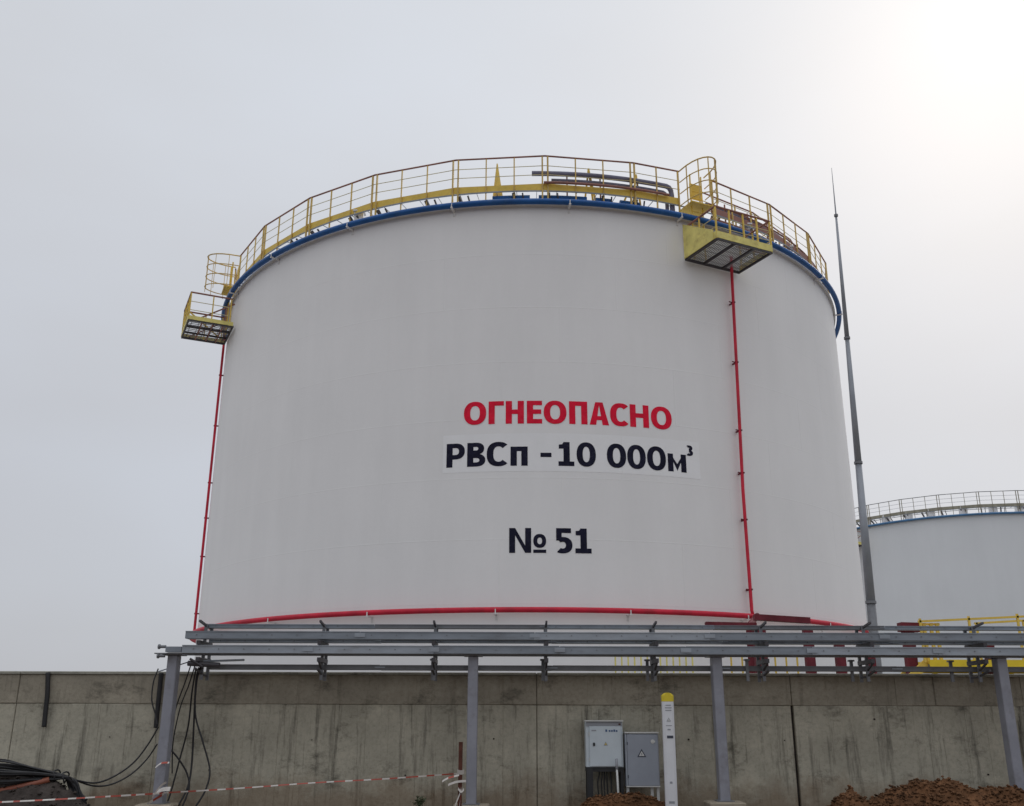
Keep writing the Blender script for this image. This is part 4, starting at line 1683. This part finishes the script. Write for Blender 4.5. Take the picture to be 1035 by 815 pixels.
# pale conduit rising in front of the cabinet
b = MB()
pa, pb, pc = at(624.8, 800, 17.35), at(623.5, 778, 17.38), at(623, 767, 17.42)
b.tube([pa - Vector((0, 0, 0.3)), pa, pb], 0.018, 8, mi=0)
b.tube([pb + Vector((0, 0, 0.002)), pc], 0.022, 8, mi=1)
tag(b.build('conduit_pipe', [M['trim'], M['ink_grey']], smooth=True), 'thin pale conduit standing before the white cabinet lower corner', 'pipe')

CY2 = 17.45
x0, x1 = at(632.5, 770, CY2).x, at(666.5, 770, CY2).x
z0, z1 = zy(795.5, CY2, 650), zy(741.5, CY2, 650)
t_, W_, a0, a1 = cab('electrical_cabinet', 'grey electrical cabinet with triangle warning sign, between white cabinet and marker post', x0, x1, z0, z1, CY2,
                     0.28, M['cab_grey'], 'cabinet')
b = MB()
b.box((-W_ - 0.005, -0.004, a1 + 0.002), (W_ + 0.005, 0.285, a1 + 0.022))
b.build('lid', M['trim'], t_)
b = MB()
b.cbox((-W_ + 0.03, 0.006, a0 + 0.02), (W_ - 0.012, 0.0285, a1 - 0.014), 0.008)
door = b.build('door', M['cab_grey'], t_)
b = MB()
b.box((-W_ + 0.002, 0.008, a0 + 0.02), (-W_ + 0.024, 0.0285, a1 - 0.014))
b.build('hinge_strip', M['galv_pale'], t_)
b = MB()
b.box((-W_, 0.0, a0 - 0.002), (W_, 0.0285, a0 + 0.014))
b.build('sill', M['trim'], t_)
triangle(door, -0.01, (a0 + a1) / 2 + 0.09, 0.075, 0.002, M['ink'], M['trim'])
b = MB()
b.tube([(W_ - 0.1, 0.0, a1 - 0.13), (W_ - 0.1, 0.0055, a1 - 0.13)], 0.035, 12)
b.build('badge', M['trim'], door)
decal(door, W_ - 0.13, W_ - 0.06, a1 - 0.145, a1 - 0.115, -0.004, M['trim'])
for zz in (a0 + 0.16, a1 - 0.16):
    b = MB()
    b.box((-W_ + 0.026, 0.001, zz - 0.025), (-W_ + 0.042, 0.0055, zz + 0.025))
    b.build('lock', M['ink'], door)
for xx in (-W_ + 0.03, W_ - 0.03, W_ - 0.13):
    b = MB()
    b.bar((xx, 0.1, -0.25), (xx, 0.1, a0 - 0.004), 0.045)
    b.build('leg', M['trim'], t_)

# ------------------------------------------------------------------ marker post
MPY = 16.9
pb = at(678.8, 812, MPY)
zt = zy(703, MPY, 675)
pt = at(674.5, 703, MPY)
mp_ = thing('marker_post', 'tall white plastic marker post with yellow cap, right of the grey cabinet', 'marker post', (pb.x, MPY, 0.0))
lean = (pt.x - pb.x)
HT = zt
WP = 0.096
b = MB()
def mx(z):
    return lean * (z - pb.z) / (zt - pb.z)
# three-sided-ish post: slightly bowed front
def post_prof(z, k=1.0):
    c = mx(z)
    return [(c - WP * k, 0.06, z), (c - WP * k, -0.02, z), (c - WP * 0.6 * k, -0.045, z), (c + WP * 0.6 * k, -0.045, z), (c + WP * k, -0.02, z), (c + WP * k, 0.06, z)]
zs = [-0.2, 0.6, 1.2, HT - 0.1]
vs = sum((post_prof(z) for z in zs), [])
fs = []
for i in range(3):
    for k in range(6):
        fs.append((i * 6 + k, i * 6 + (k + 1) % 6, i * 6 + 6 + (k + 1) % 6, i * 6 + 6 + k))
fs.append((18, 19, 20, 21, 22, 23))
b.add(vs, fs)
b.build('body', M['marker_white'], mp_)
b = MB()
zs = [(HT - 0.1, 1.03), (HT - 0.005, 1.03), (HT + 0.03, 0.62), (HT + 0.04, 0.25)]
vs = sum((post_prof(z + 0.002, k) for z, k in zs), [])
fs = []
for i in range(3):
    for k in range(6):
        fs.append((i * 6 + k, i * 6 + (k + 1) % 6, i * 6 + 6 + (k + 1) % 6, i * 6 + 6 + k))
fs.append((18, 19, 20, 21, 22, 23))
b.add(vs, fs)
b.build('cap', M['marker_yellow'], mp_)
for (py, hh, ww, mt) in ((713, 0.014, 0.045, 'ink_grey'), (715.6, 0.014, 0.055, 'ink_grey'), (718.2, 0.014, 0.05, 'ink_grey'), (733.5, 0.01, 0.05, 'ink_grey'),
                         (737.5, 0.02, 0.025, 'ink_grey'), (745, 0.042, 0.052, 'ink'), (791, 0.03, 0.02, 'ink_grey'), (811, 0.035, 0.045, 'ink_grey')):
    z = zy(py, MPY, 677)
    dx = 0.012 if mt == 'ink' else 0.0
    decal(mp_, mx(z) - ww + dx, mx(z) + ww + dx, z - hh / 2, z + hh / 2, -0.049, M[mt])
z = zy(728, MPY, 676)
triangle(mp_, mx(z), z, 0.036, -0.049, M['ink_grey'], M['trim'])
for px, py in ((681, 745),):
    pass

# ------------------------------------------------------------------ barrier tape and stake
SY = 16.95
p_s = at(465.8, 750, SY)
p_e = at(465.2, 815, SY)
st_ = MB()
st_.box((p_s.x - 0.032, SY - 0.032, -0.1), (p_s.x + 0.032, SY - 0.025, p_s.z))
st_.box((p_s.x + 0.025, SY - 0.0245, -0.1), (p_s.x + 0.032, SY + 0.032, p_s.z))
tag(st_.build('steel_stake', M['rust']), 'rusty angle steel stake wrapped with tape beside the rack post', 'stake')

tape = thing('barrier_tape', 'red and white striped barrier tape stretched low from left edge to the stake', 'barrier tape', tuple(at(165, 802, 16.95)))
tl = Vector(tape.location)


def ribbon(parent, name, pts, wd, period=0.15, twist=0.5, seed=0, n=10):
    path = smooth_path(pts, n)
    b_ = MB()
    rr = random.Random(seed)
    ph = rr.uniform(0, 6)
    fine = [path[0]]
    for q in path[1:]:
        L_ = (q - fine[-1]).length
        k = max(1, int(L_ / (period / 2) + 0.5))
        p0 = fine[-1]
        for i in range(1, k + 1):
            fine.append(p0.lerp(q, i / k))
    L_ = 0
    for i in range(len(fine) - 1):
        a_, b2 = fine[i], fine[i + 1]
        vs = []
        for q, s in ((a_, L_), (b2, L_ + (b2 - a_).length)):
            an = twist * sin(s * 0.9 + ph)
            o_ = Vector((0, sin(an), cos(an))) * wd / 2
            vs += [q - o_ - tl, q + o_ - tl]
        # thin film with two sides
        L_ += (b2 - a_).length
        b_.add(vs, [(0, 2, 3, 1)], int(L_ / period) % 2)
    return b_.build(name, [M['tape_white'], M['tape_red']], parent)


tz = lambda px, py, Y: at(px, py, Y)
ribbon(tape, 'tape_span', [at(-20, 811.5, 15.3), at(2, 810.8, 15.4), at(77, 807, 15.85), at(166, 801.8, 17.12)], 0.026, 0.15, 0.7, 1)
ribbon(tape, 'tape_span', [at(166, 801.5, 17.12), at(240, 797, 17.05), at(315, 791.5, 17.0), at(390, 787.3, 16.95), at(463, 782, 16.9)], 0.022, 0.15, 0.6, 2)
# wraps and loose ends
for pts, wd, sd in (([at(157, 776, 17.1), at(163, 771.5, 17.15), at(171, 771, 17.15)], 0.04, 4),
                    ([at(154, 806, 17.05), at(158, 800, 17.08), at(163, 794, 17.12), at(168, 791, 17.12)], 0.04, 5),
                    ([at(150, 812, 17.0), at(160, 806, 17.05), at(166, 802, 17.1)], 0.05, 6),
                    ([at(157, 801, 17.13), at(165, 798, 17.14), at(172, 797.5, 17.13)], 0.08, 7),
                    ([at(447, 790, 16.85), at(453, 786.5, 16.85), at(464, 783.5, 16.9)], 0.04, 8),
                    ([at(453, 793.5, 16.85), at(461, 790.5, 16.87), at(471, 789.5, 16.9)], 0.035, 9),
                    ([at(462, 780, 16.9), at(466, 781, 16.9), at(469, 780, 16.9)], 0.07, 10),
                    ([at(466, 797, 16.9), at(464.5, 803, 16.9), at(461, 812, 16.88), at(458, 822, 16.88)], 0.05, 11),
                    ([at(467, 797, 16.9), at(465.5, 806, 16.9), at(464, 820, 16.9)], 0.05, 12),
                    ([at(463, 797, 16.9), at(466, 800, 16.9), at(469, 798, 16.9)], 0.06, 13)):
    ribbon(tape, 'tape_end', pts, wd, 0.9 if sd % 2 else 0.12, 0.8, sd, 4)

# ------------------------------------------------------------------ a weed at the wall foot
wd_ = thing('weed', 'small dark weed growing at the wall foot left of the rusty stake', 'plant', tuple(at(423, 816, 17.3)))
rl = random.Random(4)
b = MB()
b2_ = MB()
for k in range(16):
    an, ln, tilt = rl.uniform(0, 2 * pi), rl.uniform(0.1, 0.24), rl.uniform(0.2, 1.0)
    d = Vector((cos(an) * sin(tilt), sin(an) * sin(tilt), cos(tilt)))
    b2_.tube([(0, 0, 0), d * ln], 0.004, 4)
    for q in range(5):
        c = d * ln * (0.4 + 0.15 * q) + Vector((rl.uniform(-.03, .03), rl.uniform(-.03, .03), rl.uniform(-.02, .02)))
        s1 = Vector((rl.uniform(-1, 1), rl.uniform(-1, 1), rl.uniform(-.3, .6))).normalized()
        s2 = s1.cross(Vector((rl.uniform(-1, 1), rl.uniform(-1, 1), 1))).normalized()
        L_ = rl.uniform(0.02, 0.04)
        b.add([c - s1 * L_, c + s2 * L_ * .45, c + s1 * L_, c - s2 * L_ * .45], [(0, 1, 2, 3)])
b2_.build('stem', M['leaf'], wd_)
kind(b.build('leaf', M['leaf'], wd_), 'stuff')
